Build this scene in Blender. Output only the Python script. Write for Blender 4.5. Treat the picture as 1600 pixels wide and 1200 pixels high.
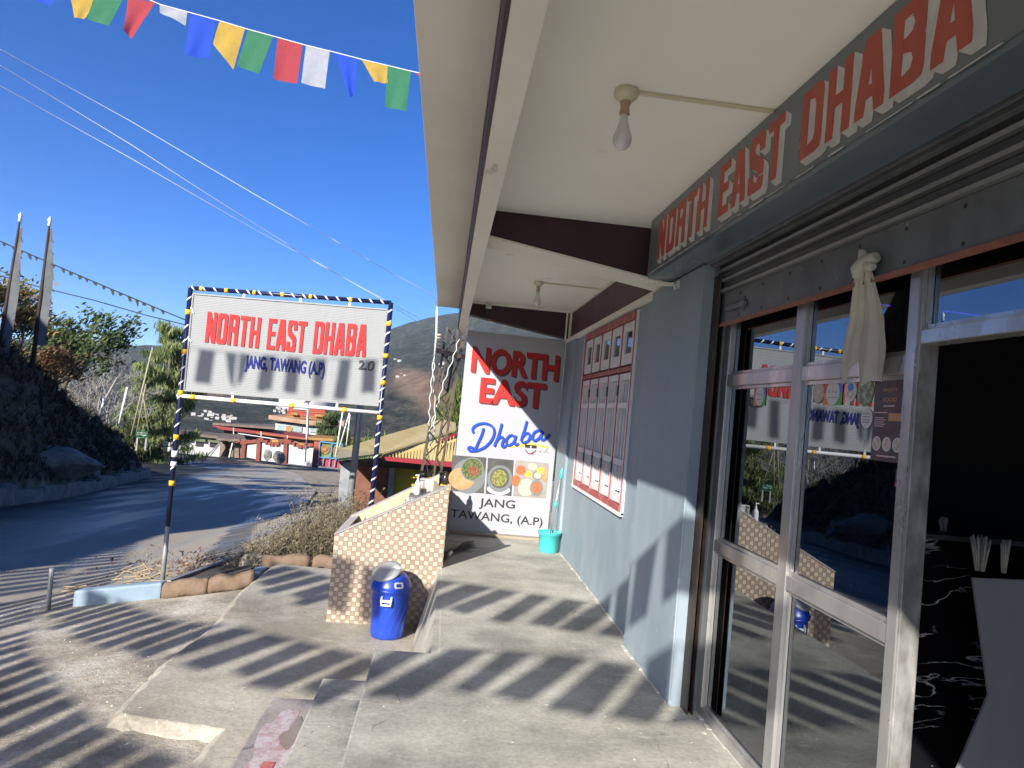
import bpy, bmesh, math, random
import numpy as np
from mathutils import Vector, Matrix
random.seed(7); np.random.seed(7)
for o in list(bpy.data.objects): bpy.data.objects.remove(o)
scene = bpy.context.scene
COL = scene.collection
PI = math.pi

# ------------------------------------------------------------------ camera
F = 1155.0; ROLL = math.radians(5.2); CZ = 1.6
_c, _s = math.cos(ROLL), math.sin(ROLL)
def _unroll(px, py):
    a, b = px - 800.0, 600.0 - py
    return a*_c - b*_s, a*_s + b*_c
_U, _V = _unroll(697, 635)
PITCH = math.atan2(-_V, F)
_cp, _sp = math.cos(PITCH), math.sin(PITCH)
def _ray0(px, py):
    a, b = _unroll(px, py)
    return a, F*_cp - b*_sp, b*_cp + F*_sp
_r = _ray0(697, 635); YAW = math.atan2(-_r[0], _r[1]); _cy, _sy = math.cos(YAW), math.sin(YAW)
def ray(px, py):
    a, f, u = _ray0(px, py)
    return Vector((a*_cy + f*_sy, -a*_sy + f*_cy, u))
CAMP = Vector((0, 0, CZ))
def at(px, py, y): d = ray(px, py); return CAMP + d*(y/d.y)
def onx(px, py, x): d = ray(px, py); return CAMP + d*(x/d.x)
def onz(px, py, z=0.0): d = ray(px, py); return CAMP + d*((z-CZ)/d.z)

fwd = ray(800, 600).normalized(); rgt = (ray(900, 600) - ray(700, 600)).normalized(); upv = rgt.cross(fwd)
cd = bpy.data.cameras.new('camera'); cam = bpy.data.objects.new('camera', cd); COL.objects.link(cam)
cd.sensor_width = 36; cd.lens = F/1600*36; cd.clip_start = 0.05; cd.clip_end = 20000
m = Matrix((rgt, upv, -fwd)).transposed().to_4x4(); m.translation = CAMP; cam.matrix_world = m
scene.camera = cam

# ------------------------------------------------------------------ light
SUN_EL = math.radians(26); SUN_AZ = math.radians(28.5)     # azimuth the light travels towards, from +Y to +X
w = bpy.data.worlds.new('World'); scene.world = w; w.use_nodes = True
nt = w.node_tree; sky = nt.nodes.new('ShaderNodeTexSky'); sky.sky_type = 'NISHITA'; sky.sun_disc = False
sky.sun_elevation = SUN_EL; sky.sun_rotation = math.radians(208.5)
sky.altitude = 4000; sky.air_density = 1.0; sky.dust_density = 0.0; sky.ozone_density = 4.0
hs = nt.nodes.new('ShaderNodeHueSaturation'); hs.inputs['Saturation'].default_value = 1.28; hs.inputs['Hue'].default_value = .513; hs.inputs['Value'].default_value = 1.0
nt.links.new(sky.outputs[0], hs.inputs['Color']); nt.links.new(hs.outputs[0], nt.nodes['Background'].inputs[0]); nt.nodes['Background'].inputs[1].default_value = 0.076
sl = bpy.data.lights.new('sun', 'SUN'); sun = bpy.data.objects.new('sun', sl); COL.objects.link(sun)
sl.energy = 4.3; sl.angle = math.radians(0.5); sl.color = (1.0, 0.95, 0.87)
SD = Vector((math.sin(SUN_AZ)*math.cos(SUN_EL), math.cos(SUN_AZ)*math.cos(SUN_EL), -math.sin(SUN_EL)))
sun.rotation_euler = SD.to_track_quat('-Z', 'Y').to_euler(); sun.location = (-8, -12, 20)
vs = scene.view_settings; vs.view_transform = 'Standard'; vs.look = 'None'; vs.gamma = 1; vs.exposure = 1.38
scene.view_settings.use_curve_mapping = False
scene.cycles.max_bounces = 8; scene.cycles.diffuse_bounces = 5; scene.cycles.transparent_max_bounces = 12
scene.cycles.use_denoising = True

# ------------------------------------------------------------------ materials
def S(v):
    v = v/255.0
    return v/12.92 if v <= 0.04045 else ((v+0.055)/1.055)**2.4
def rgb(r, g, b): return (S(r), S(g), S(b))
_mats = {}
def mat(name, c, rough=0.7, c2=None, scale=4.0, mix=(0.35, 0.65), bump=0.0, bscale=30.0, metal=0.0, spec=0.5,
        detail=6, stretch=None, coat=0.0, rvar=0.0, specks=None, translucent=0.0, open_weave=0.0):
    if name in _mats: return _mats[name]
    M = bpy.data.materials.new(name); M.use_nodes = True; N = M.node_tree.nodes; L = M.node_tree.links
    B = N['Principled BSDF']; B.inputs['Base Color'].default_value = (*c, 1); B.inputs['Roughness'].default_value = rough
    B.inputs['Metallic'].default_value = metal; B.inputs['Specular IOR Level'].default_value = spec
    B.inputs['Coat Weight'].default_value = coat
    tc = N.new('ShaderNodeNewGeometry'); vec = tc.outputs['Position']
    if stretch:
        mp = N.new('ShaderNodeMapping'); mp.inputs['Scale'].default_value = stretch; L.new(vec, mp.inputs['Vector']); vec = mp.outputs[0]
    if c2 is not None:
        n = N.new('ShaderNodeTexNoise'); n.inputs['Scale'].default_value = scale; n.inputs['Detail'].default_value = detail
        n.inputs['Roughness'].default_value = 0.6; L.new(vec, n.inputs['Vector'])
        r = N.new('ShaderNodeMapRange'); r.inputs[1].default_value = mix[0]; r.inputs[2].default_value = mix[1]; L.new(n.outputs[0], r.inputs[0])
        mx = N.new('ShaderNodeMix'); mx.data_type = 'RGBA'; mx.inputs[6].default_value = (*c, 1); mx.inputs[7].default_value = (*c2, 1)
        L.new(r.outputs[0], mx.inputs[0]); col = mx.outputs[2]
        if specks:
            v = N.new('ShaderNodeTexNoise'); v.inputs['Scale'].default_value = specks[1]; v.inputs['Detail'].default_value = 3; L.new(vec, v.inputs['Vector'])
            r2 = N.new('ShaderNodeMapRange'); r2.inputs[1].default_value = specks[2]; r2.inputs[2].default_value = specks[2]+0.05; L.new(v.outputs[0], r2.inputs[0])
            m2 = N.new('ShaderNodeMix'); m2.data_type = 'RGBA'; m2.inputs[7].default_value = (*specks[0], 1); L.new(col, m2.inputs[6]); L.new(r2.outputs[0], m2.inputs[0]); col = m2.outputs[2]
        L.new(col, B.inputs['Base Color'])
        if rvar:
            r3 = N.new('ShaderNodeMapRange'); r3.inputs[3].default_value = rough-rvar; r3.inputs[4].default_value = rough+rvar; r3.inputs[1].default_value = .3; r3.inputs[2].default_value = .7
            L.new(n.outputs[0], r3.inputs[0]); L.new(r3.outputs[0], B.inputs['Roughness'])
    if bump:
        n = N.new('ShaderNodeTexNoise'); n.inputs['Scale'].default_value = bscale; n.inputs['Detail'].default_value = 6; L.new(vec, n.inputs['Vector'])
        b = N.new('ShaderNodeBump'); b.inputs['Strength'].default_value = 1.0; b.inputs['Distance'].default_value = bump
        L.new(n.outputs[0], b.inputs['Height']); L.new(b.outputs[0], B.inputs['Normal'])
    if translucent:
        t = N.new('ShaderNodeBsdfTranslucent'); t.inputs[0].default_value = (*c, 1)
        mx = N.new('ShaderNodeMixShader'); mx.inputs[0].default_value = translucent
        L.new(B.outputs[0], mx.inputs[1]); L.new(t.outputs[0], mx.inputs[2]); L.new(mx.outputs[0], N['Material Output'].inputs[0])
        if open_weave:
            tp_ = N.new('ShaderNodeBsdfTransparent'); m3 = N.new('ShaderNodeMixShader'); m3.inputs[0].default_value = open_weave; L.new(mx.outputs[0], m3.inputs[1]); L.new(tp_.outputs[0], m3.inputs[2]); L.new(m3.outputs[0], N['Material Output'].inputs[0])
    _mats[name] = M; return M

# ------------------------------------------------------------------ object helpers
def link(o, parent=None):
    COL.objects.link(o)
    if parent is not None:
        o.parent = parent
    return o
def tag(o, label=None, cat=None, group=None, kind=None):
    if label: o['label'] = label
    if cat: o['category'] = cat
    if group: o['group'] = group
    if kind: o['kind'] = kind
    return o
def wloc(o):
    p = Vector((0, 0, 0))
    while o is not None: p += o.location; o = o.parent
    return p
def thing(name, loc, label, cat, group=None):
    o = bpy.data.objects.new(name, None); o.empty_display_size = 0.1; COL.objects.link(o); o.location = loc
    return tag(o, label, cat, group)

class MB:
    def __init__(s): s.v = []; s.f = []; s.m = []; s.sm = []
    def add(s, vs, fs, mi=0, smooth=False):
        b = len(s.v); s.v += [tuple(v) for v in vs]
        for f in fs: s.f.append([b+i for i in f]); s.m.append(mi); s.sm.append(smooth)
        return s
    def box(s, a, b, mi=0):
        x0, y0, z0 = (min(a[i], b[i]) for i in range(3)); x1, y1, z1 = (max(a[i], b[i]) for i in range(3))
        return s.hexa([(x0,y0,z0),(x1,y0,z0),(x1,y1,z0),(x0,y1,z0)], [(x0,y0,z1),(x1,y0,z1),(x1,y1,z1),(x0,y1,z1)], mi)
    def hexa(s, lo, hi, mi=0):
        n = len(lo); fs = [list(range(n))[::-1], list(range(n, 2*n))]
        for i in range(n): j = (i+1) % n; fs.append([i, j, n+j, n+i])
        return s.add(list(lo)+list(hi), fs, mi)
    def prism(s, poly, off, mi=0):          # polygon (3-D points) swept by offset vector
        off = Vector(off); return s.hexa([Vector(p) for p in poly], [Vector(p)+off for p in poly], mi)
    def bar(s, a, b, w, h=None, mi=0, up=(0,0,1)):
        a, b = Vector(a), Vector(b); h = h or w; d = (b-a).normalized(); u = Vector(up)
        if abs(d.dot(u)) > .97: u = Vector((0,1,0))
        x = d.cross(u).normalized(); y = x.cross(d)
        c = [(-1,-1),(1,-1),(1,1),(-1,1)]
        return s.hexa([a+x*i*w/2+y*j*h/2 for i, j in c], [b+x*i*w/2+y*j*h/2 for i, j in c], mi)
    def tube(s, pts, r, n=8, mi=0, cap=True, smooth=True):
        pts = [Vector(p) for p in pts]; rs = r if isinstance(r, (list, tuple)) else [r]*len(pts)
        rings = []; ref = None
        for i, p in enumerate(pts):
            d = (pts[min(i+1, len(pts)-1)] - pts[max(i-1, 0)])
            d = d.normalized() if d.length > 1e-9 else Vector((0,0,1))
            if ref is None: ref = Vector((0,0,1)) if abs(d.z) < .9 else Vector((1,0,0))
            x = d.cross(ref).normalized(); y = x.cross(d).normalized(); ref = y if abs(d.dot(y)) < .9 else ref
            ref = -d.cross(x) if False else y
            rings.append([p + (x*math.cos(2*PI*k/n) + y*math.sin(2*PI*k/n))*rs[i] for k in range(n)])
        vs = [v for r_ in rings for v in r_]; fs = []
        for i in range(len(rings)-1):
            for k in range(n): k2 = (k+1) % n; fs.append([i*n+k, i*n+k2, (i+1)*n+k2, (i+1)*n+k])
        b = len(s.v); s.add(vs, fs, mi, smooth)
        if cap: s.f.append([b+k for k in range(n)][::-1]); s.m.append(mi); s.sm.append(False); s.f.append([b+(len(rings)-1)*n+k for k in range(n)]); s.m.append(mi); s.sm.append(False)
        return s
    def lathe(s, c, prof, n=24, mi=0, sx=1.0, sy=1.0, smooth=True):
        c = Vector(c); vs = []; fs = []
        for r, z in prof:
            for k in range(n): vs.append(c+Vector((r*sx*math.cos(2*PI*k/n), r*sy*math.sin(2*PI*k/n), z)))
        for i in range(len(prof)-1):
            for k in range(n): k2 = (k+1) % n; fs.append([i*n+k, i*n+k2, (i+1)*n+k2, (i+1)*n+k])
        return s.add(vs, fs, mi, smooth)
    def disc(s, c, ux, uy, r, n=24, mi=0, ry=None):
        c, ux, uy = Vector(c), Vector(ux), Vector(uy); ry = ry or r
        return s.add([c+ux*r*math.cos(2*PI*k/n)+uy*ry*math.sin(2*PI*k/n) for k in range(n)], [list(range(n))], mi)
    def build(s, name, mats, parent=None, label=None, bevel=0.0):
        o0 = wloc(parent) if parent is not None else Vector((0,0,0))
        me = bpy.data.meshes.new(name)
        me.from_pydata([(v[0]-o0.x, v[1]-o0.y, v[2]-o0.z) for v in s.v], [], s.f)
        if not isinstance(mats, (list, tuple)): mats = [mats]
        for m_ in mats: me.materials.append(m_)
        if s.f:
            me.polygons.foreach_set('material_index', s.m); me.polygons.foreach_set('use_smooth', s.sm)
        me.update()
        o = bpy.data.objects.new(name, me); link(o, parent)
        if bevel:
            bm = bmesh.new(); bm.from_mesh(me); bmesh.ops.remove_doubles(bm, verts=bm.verts, dist=1e-5); bmesh.ops.recalc_face_normals(bm, faces=bm.faces)
            es = [e for e in bm.edges if len(e.link_faces) == 2 and e.calc_face_angle() > .6]
            bmesh.ops.bevel(bm, geom=es, offset=bevel, segments=2, profile=.6, affect='EDGES'); bm.to_mesh(me); bm.free()
        if label: o['label'] = label
        return o
def part(name, m_, parent, fn, bevel=0.0, label=None):
    b = MB(); fn(b); return b.build(name, m_, parent, label, bevel)
def one(name, m_, label, cat, fn, group=None, bevel=0.0):
    return tag(part(name, m_, None, fn, bevel), label, cat, group)

# text -------------------------------------------------------------
def text_mesh(txt, bold=0.0, shear=0.0, space=1.0):
    cu = bpy.data.curves.new('t', 'FONT'); cu.body = txt; cu.offset = bold; cu.shear = shear; cu.space_character = space
    cu.resolution_u = 4; ob = bpy.data.objects.new('t', cu); COL.objects.link(ob)
    dg = bpy.context.evaluated_depsgraph_get(); dg.update(); me = ob.evaluated_get(dg).to_mesh()
    V = np.array([v.co[:] for v in me.vertices]); Fc = [list(p.vertices) for p in me.polygons]
    ob.evaluated_get(dg).to_mesh_clear(); bpy.data.objects.remove(ob); bpy.data.curves.remove(cu)
    V[:, 0] -= V[:, 0].min(); V[:, 1] -= V[:, 1].min(); V[:, 0] /= V[:, 0].max(); V[:, 1] /= V[:, 1].max()
    return V, Fc
def put_text(b, txt, O, X, Y, mi=0, **k):       # fills the parallelogram O, O+X, O+Y
    V, Fc = text_mesh(txt, **k); O, X, Y = Vector(O), Vector(X), Vector(Y)
    b.add([O+X*float(v[0])+Y*float(v[1]) for v in V], Fc, mi)
# heavy poster capitals drawn with a broad pen
def _rr(x0, y0, x1, y1, cx=.3, cy=.12, st=None):
    return [(x0+cx,y1),(x1-cx,y1),(x1-.08,y1-cy*.35),(x1,y1-cy),(x1,y0+cy),(x1-.08,y0+cy*.35),(x1-cx,y0),(x0+cx,y0),(x0+.08,y0+cy*.35),(x0,y0+cy),(x0,y1-cy),(x0+.08,y1-cy*.35),(x0+cx,y1)]
GL = {
 'N': (1.0, [[(0,0),(0,1)],[(0,1),(1,0)],[(1,0),(1,1)]]), 'O': (1.0, [_rr(0,0,1,1)]),
 'R': (1.0, [[(0,0),(0,1),(.65,1),(.92,.96),(1,.86),(1,.66),(.92,.56),(.65,.52),(0,.52)],[(.6,.52),(.92,.46),(1,.38),(1,0)]]),
 'T': (.9, [[(0,1),(1,1)],[(.5,1),(.5,0)]]), 'H': (1.0, [[(0,0),(0,1)],[(1,0),(1,1)],[(0,.5),(1,.5)]]),
 'E': (.8, [[(1,1),(0,1),(0,0),(1,0)],[(0,.52),(.85,.52)]]), 'A': (1.05, [[(0,0),(.36,1),(.64,1),(1,0)],[(.2,.24),(.8,.24)]]),
 'S': (1.0, [[(1,.80),(1,.92),(.85,1),(.15,1),(0,.92),(0,.70),(.12,.60),(.88,.40),(1,.30),(1,.08),(.85,0),(.15,0),(0,.08),(0,.20)]]),
 'D': (1.0, [[(0,0),(0,1),(.6,1),(.9,.96),(1,.85),(1,.15),(.9,.04),(.6,0),(0,0)]]),
 'B': (1.0, [[(0,0),(0,1),(.65,1),(.92,.96),(1,.85),(1,.66),(.9,.56),(.6,.52),(0,.52)],[(.6,.52),(.92,.46),(1,.36),(1,.15),(.92,.04),(.6,0),(0,0)]]),
 ' ': (.35, [])}
def heavy(b, txt, O, X, Y, nrm, wx=.36, wy=.13, gap=.62, mi=0, lift=0.0):
    O, X, Y, nrm = Vector(O), Vector(X), Vector(Y), Vector(nrm).normalized()
    tot = sum(GL[ch][0] for ch in txt) + gap*(len(txt)-1) + wx; x = wx/2; k = 0
    for ch in txt:
        gw, st = GL[ch]
        for pl in st:
            for (ax, ay), (bx, by) in zip(pl[:-1], pl[1:]):
                ps = []
                for (cx, cy) in ((ax, ay), (bx, by)):
                    u = x + cx*gw; v = wy/2 + cy*(1-wy)
                    ps += [(u+i*wx/2, v+j*wy/2) for i, j in ((-1,-1),(1,-1),(1,1),(-1,1))]
                ps = sorted(set(ps)); 
                def half(pp):
                    h = []
                    for p in pp:
                        while len(h) >= 2 and (h[-1][0]-h[-2][0])*(p[1]-h[-2][1]) - (h[-1][1]-h[-2][1])*(p[0]-h[-2][0]) <= 1e-9: h.pop()
                        h.append(p)
                    return h
                hull = half(ps)[:-1] + half(ps[::-1])[:-1]; k += 1
                b.add([O + X*(u/tot) + Y*v + nrm*(lift+.00004*(k % 24)) for u, v in hull], [list(range(len(hull)))], mi)
        x += gw + gap
def catmull(P, n=6):
    P = [P[0]]+list(P)+[P[-1]]; out = []
    for i in range(1, len(P)-2):
        for k in range(n):
            t = k/n; a, b_, c_, d = (np.array(P[i+j], float) for j in (-1, 0, 1, 2))
            out.append(tuple(.5*((2*b_)+(-a+c_)*t+(2*a-5*b_+4*c_-d)*t*t+(-a+3*b_-3*c_+d)*t**3)))
    out.append(tuple(P[-2])); return out
def ribbon(b, pts, O, X, Y, nrm, w, mi=0, lift=0.0, n=6, taper=None):
    O, X, Y, nrm = Vector(O), Vector(X), Vector(Y), Vector(nrm).normalized(); p = catmull(pts, n); vs = []
    for i, q in enumerate(p):
        a, c_ = p[max(i-1, 0)], p[min(i+1, len(p)-1)]; d = X*(c_[0]-a[0]) + Y*(c_[1]-a[1])
        d = d.normalized() if d.length > 1e-9 else X.normalized(); s_ = d.cross(nrm)
        t = i/(len(p)-1); ww = w*(taper(t) if taper else 1)
        c0 = O+X*q[0]+Y*q[1]+nrm*(lift+.00002*(i % 40)); vs += [c0-s_*ww/2, c0+s_*ww/2]
    b.add(vs, [[2*i, 2*i+1, 2*i+3, 2*i+2] for i in range(len(p)-1)], mi)

# ------------------------------------------------------------------ ground heights
def curb_x(y):
    return np.interp(y, [-40, 5, 20.8, 24.4, 31.6, 40.7, 60, 95], [-9.5, -10.2, -11.48, -11.6, -13.1, -15.1, -24, -48])
def G(x, y):
    x = np.asarray(x, float); y = np.asarray(y, float)
    return -.64 - .055*np.clip((5.6-y)/1.0, 0, 1)*np.clip((x+3.6)/1.5, 0, 1) - .18*np.clip(-x-1.9, 0, 3.3) - .05*np.clip(y-7, 0, 4) - .07*np.maximum(y-11, 0)
def Gf(x, y): return float(G(x, y))
def ong(px, py, dz=0.0):
    d = ray(px, py); t = np.arange(.5, 300, .01); z = CZ + d.z/d.y*t; x = d.x/d.y*t
    k = int(np.argmax(z < G(x, t)+dz)); return Vector((x[k], t[k], z[k]))
_rs = np.random.RandomState(3)
_W = [(_rs.uniform(0, 2*PI), _rs.uniform(0, 2*PI), 2**(i*.55)*_rs.uniform(.8, 1.2)) for i in range(18)]
def fbm(x, y, lo, n=8):                 # sum of rotated sines, good enough for terrain relief
    z = 0; a = 1.0; t = 0
    for i in range(n):
        th, ph, fr = _W[i]; f = fr/lo
        u = x*math.cos(th)+y*math.sin(th); v = -x*math.sin(th)+y*math.cos(th)
        z = z + a*np.sin(u*f*2*PI+ph+1.7*np.sin(v*f*PI*1.3+ph*2)); t += a; a *= .72
    return z/t
RIDGE = [(-60,4),(-45,3.5)] + [(math.degrees(math.atan2(ray(a, b).x, ray(a, b).y)), math.degrees(math.atan2(ray(a, b).z, math.hypot(ray(a, b).x, ray(a, b).y)))) for a, b in
         [(0,540),(120,533),(250,536),(400,540),(520,535),(600,519),(640,505),(700,492),(760,484),(860,488),(1000,505)]] + [(40,6),(60,5)]
def height(x, y):
    r = np.hypot(x, y); az = np.degrees(np.arctan2(x, y))
    z = G(x, y)
    # ground falls away right of the road behind the restaurant
    drop = np.clip((x+2.6-.03*y)*.5, 0, 1)*np.clip((y-11.5)*.45, 0, 3.0)*(y < 80)
    z = z - .06 - drop
    # bank on the far side of the road
    d = curb_x(y) - .25 - x
    cap = np.interp(y, [-30, -8, 0, 4.3, 10, 16, 24, 30, 36, 42, 50], [1.5, 3.2, 7.3, 10.2, 10.5, 7.0, 5.2, 4.2, 2.6, 1.3, 0.0])  # out-of-view crest heights set to place its shadow edge on the road
    slope = np.interp(y, [5, 16, 20, 24, 32], [1.7, 1.7, 1.9, 2.0, 1.5])
    bank = np.minimum(np.maximum(d, 0)*slope + .25*(d > 0), cap)
    side = np.maximum(-(x + .70*y + 5.0), 0)                  # unseen hill left of the view, shaped to shade the road
    bank = np.where(d > 0, bank + np.minimum(side*.16, 40)*np.clip((y+6)/10, 0, 1), 0)
    bank = bank*(1 + .16*fbm(x, y, 3.2, 9)) + (d > .6)*fbm(x, y, 1.3, 12)*.42*np.clip(bank, 0, 1)
    z = z + bank
    # far country
    far = np.clip((r-100)/140, 0, 1)
    ridge = np.tan(np.radians(np.interp(az, [p[0] for p in RIDGE], [p[1] for p in RIDGE])))*3600
    left = np.clip((2-az)/14, 0, 1)
    prof = left*np.interp(r, [100, 240, 600, 1000, 1700, 3600, 6000], [0, 0, 0, 0, 0, 0, 0])
    zv = np.interp(r, [90, 240, 600, 900], [-6, -60, -62, -48])
    up = np.clip((r-900)/2700, 0, 1)
    zm_l = -48 + up**1.6*(ridge+48)
    zm_r = -48 + up**.85*(ridge+48)
    zm = left*zm_l + (1-left)*zm_r
    zf = np.where(r < 900, zv, zm) + np.clip((r-500)/900, 0, 1)*np.clip((3700-r)/500, .12, 1)*fbm(x, y, 1500, 14)*70
    zf = np.where(r > 3600, zf - (r-3600)*.25, zf)
    return z*(1-far) + zf*far

# terrain sheet ----------------------------------------------------
azs = np.concatenate([np.arange(-180, -62, 6), np.arange(-62, 36, .24), np.arange(36, 181, 6)]); azs[-1] = 180
rs = np.concatenate([[0.0], np.geomspace(.6, 100, 170), np.geomspace(103, 7000, 150)])
A, Rr = np.meshgrid(np.radians(azs), rs); Xg = Rr*np.sin(A); Yg = Rr*np.cos(A); Zg = height(Xg, Yg)
Zg = np.where((np.abs(A) > math.radians(62)) & (Rr > 110), np.minimum(Zg, -40)+0*Zg, Zg)
nA, nR = len(azs), len(rs); V = np.stack([Xg, Yg, Zg], -1).reshape(-1, 3)
i, j = np.meshgrid(np.arange(nR-1), np.arange(nA-1), indexing='ij'); q = (i*nA+j).ravel()
faces = np.stack([q, q+nA, q+nA+1, q+1], -1)
me = bpy.data.meshes.new('ground'); me.from_pydata(V.tolist(), [], faces.tolist())
elev = np.degrees(np.arctan2(Zg-CZ, Rr)); azd = np.degrees(A)
def pxang(px, py): d = ray(px, py); return math.degrees(math.atan2(d.x, d.y)), math.degrees(math.atan2(d.z, math.hypot(d.x, d.y)))
open_ = np.zeros_like(elev)
for (px, py, w_, h_) in [(655,600,2.0,.95),(640,585,1.4,.5),(680,620,2.2,1.1),(470,598,3.5,.35),(360,612,2.6,.4),(330,600,1.2,.25),(560,605,2,.3)]:
    a0, e0 = pxang(px, py); open_ = np.maximum(open_, np.clip(1.5-((azd-a0)/w_)**2-((elev-e0)/h_)**2 + .5*fbm(Xg, Yg, 400, 10), 0, 1)*(Rr > 500))
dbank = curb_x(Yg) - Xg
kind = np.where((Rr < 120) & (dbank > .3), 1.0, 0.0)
ca = me.color_attributes.new('land', 'FLOAT_COLOR', 'POINT')
ca.data.foreach_set('color', np.stack([open_, kind, np.clip((Rr-120)/100, 0, 1), np.ones_like(open_)], -1).reshape(-1).astype(np.float32))
me.polygons.foreach_set('use_smooth', [True]*len(me.polygons))
M = bpy.data.materials.new('terrain'); M.use_nodes = True; N = M.node_tree.nodes; L = M.node_tree.links; B = N['Principled BSDF']
B.inputs['Roughness'].default_value = .95; B.inputs['Specular IOR Level'].default_value = .1
geo = N.new('ShaderNodeNewGeometry'); at_ = N.new('ShaderNodeAttribute'); at_.attribute_name = 'land'; sep = N.new('ShaderNodeSeparateColor'); L.new(at_.outputs['Color'], sep.inputs[0])
def nz(scale, det=8, rough=.65, vec=None):
    n = N.new('ShaderNodeTexNoise'); n.inputs['Scale'].default_value = scale; n.inputs['Detail'].default_value = det; n.inputs['Roughness'].default_value = rough
    L.new(vec or geo.outputs['Position'], n.inputs['Vector']); return n.outputs[0]
def ramp(src, stops):
    r = N.new('ShaderNodeValToRGB'); e = r.color_ramp.elements
    while len(e) < len(stops): e.new(.5)
    for el, (p, c_) in zip(e, stops): el.position = p; el.color = (*c_, 1)
    L.new(src, r.inputs[0]); return r.outputs[0]
def mixc(f, a, b):
    mx = N.new('ShaderNodeMix'); mx.data_type = 'RGBA'
    for s_, v in ((mx.inputs[0], f), (mx.inputs[6], a), (mx.inputs[7], b)):
        if isinstance(v, tuple): s_.default_value = (*v, 1)
        else: L.new(v, s_)
    return mx.outputs[2]
dirt = ramp(nz(1.4), [(.3, (.20,.165,.125)), (.5, (.30,.26,.20)), (.7, (.38,.34,.27))])
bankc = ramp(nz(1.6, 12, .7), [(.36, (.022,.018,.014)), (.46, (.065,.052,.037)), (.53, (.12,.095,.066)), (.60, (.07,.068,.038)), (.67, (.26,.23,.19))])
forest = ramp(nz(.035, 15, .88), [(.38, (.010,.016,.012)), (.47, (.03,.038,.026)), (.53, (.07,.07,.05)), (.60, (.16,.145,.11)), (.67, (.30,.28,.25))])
openc = ramp(nz(.02, 10, .7), [(.35, (.15,.095,.06)), (.5, (.27,.17,.115)), (.68, (.33,.26,.16))])
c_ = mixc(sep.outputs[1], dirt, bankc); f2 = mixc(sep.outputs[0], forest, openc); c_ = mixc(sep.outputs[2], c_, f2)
L.new(c_, B.inputs['Base Color'])
bp = N.new('ShaderNodeBump'); bp.inputs['Strength'].default_value = .9; bp.inputs['Distance'].default_value = .09; L.new(nz(7, 8), bp.inputs['Height'])
bp2 = N.new('ShaderNodeBump'); bp2.inputs['Strength'].default_value = 1; bp2.inputs['Distance'].default_value = 22; L.new(nz(.03, 12, .78), bp2.inputs['Height'])
mv = N.new('ShaderNodeMix'); mv.data_type = 'VECTOR'; L.new(sep.outputs[2], mv.inputs[0]); L.new(bp.outputs[0], mv.inputs[4]); L.new(bp2.outputs[0], mv.inputs[5]); L.new(mv.outputs[1], B.inputs['Normal'])
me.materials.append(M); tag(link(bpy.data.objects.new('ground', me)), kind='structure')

def sheet(name, m_, xs, ys, dz, edge=None, struct=True):
    X, Y = np.meshgrid(xs, ys)
    if edge is not None: X = edge(X, Y)
    Z = G(X, Y)+dz; n1, n2 = len(xs), len(ys); V = np.stack([X, Y, Z], -1).reshape(-1, 3)
    i, j = np.meshgrid(np.arange(n2-1), np.arange(n1-1), indexing='ij'); q = (i*n1+j).ravel()
    me = bpy.data.meshes.new(name); me.from_pydata(V.tolist(), [], np.stack([q, q+1, q+n1+1, q+n1], -1).tolist()); me.materials.append(m_)
    me.polygons.foreach_set('use_smooth', [True]*len(me.polygons))
    o = link(bpy.data.objects.new(name, me)); return tag(o, kind='structure')

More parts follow.
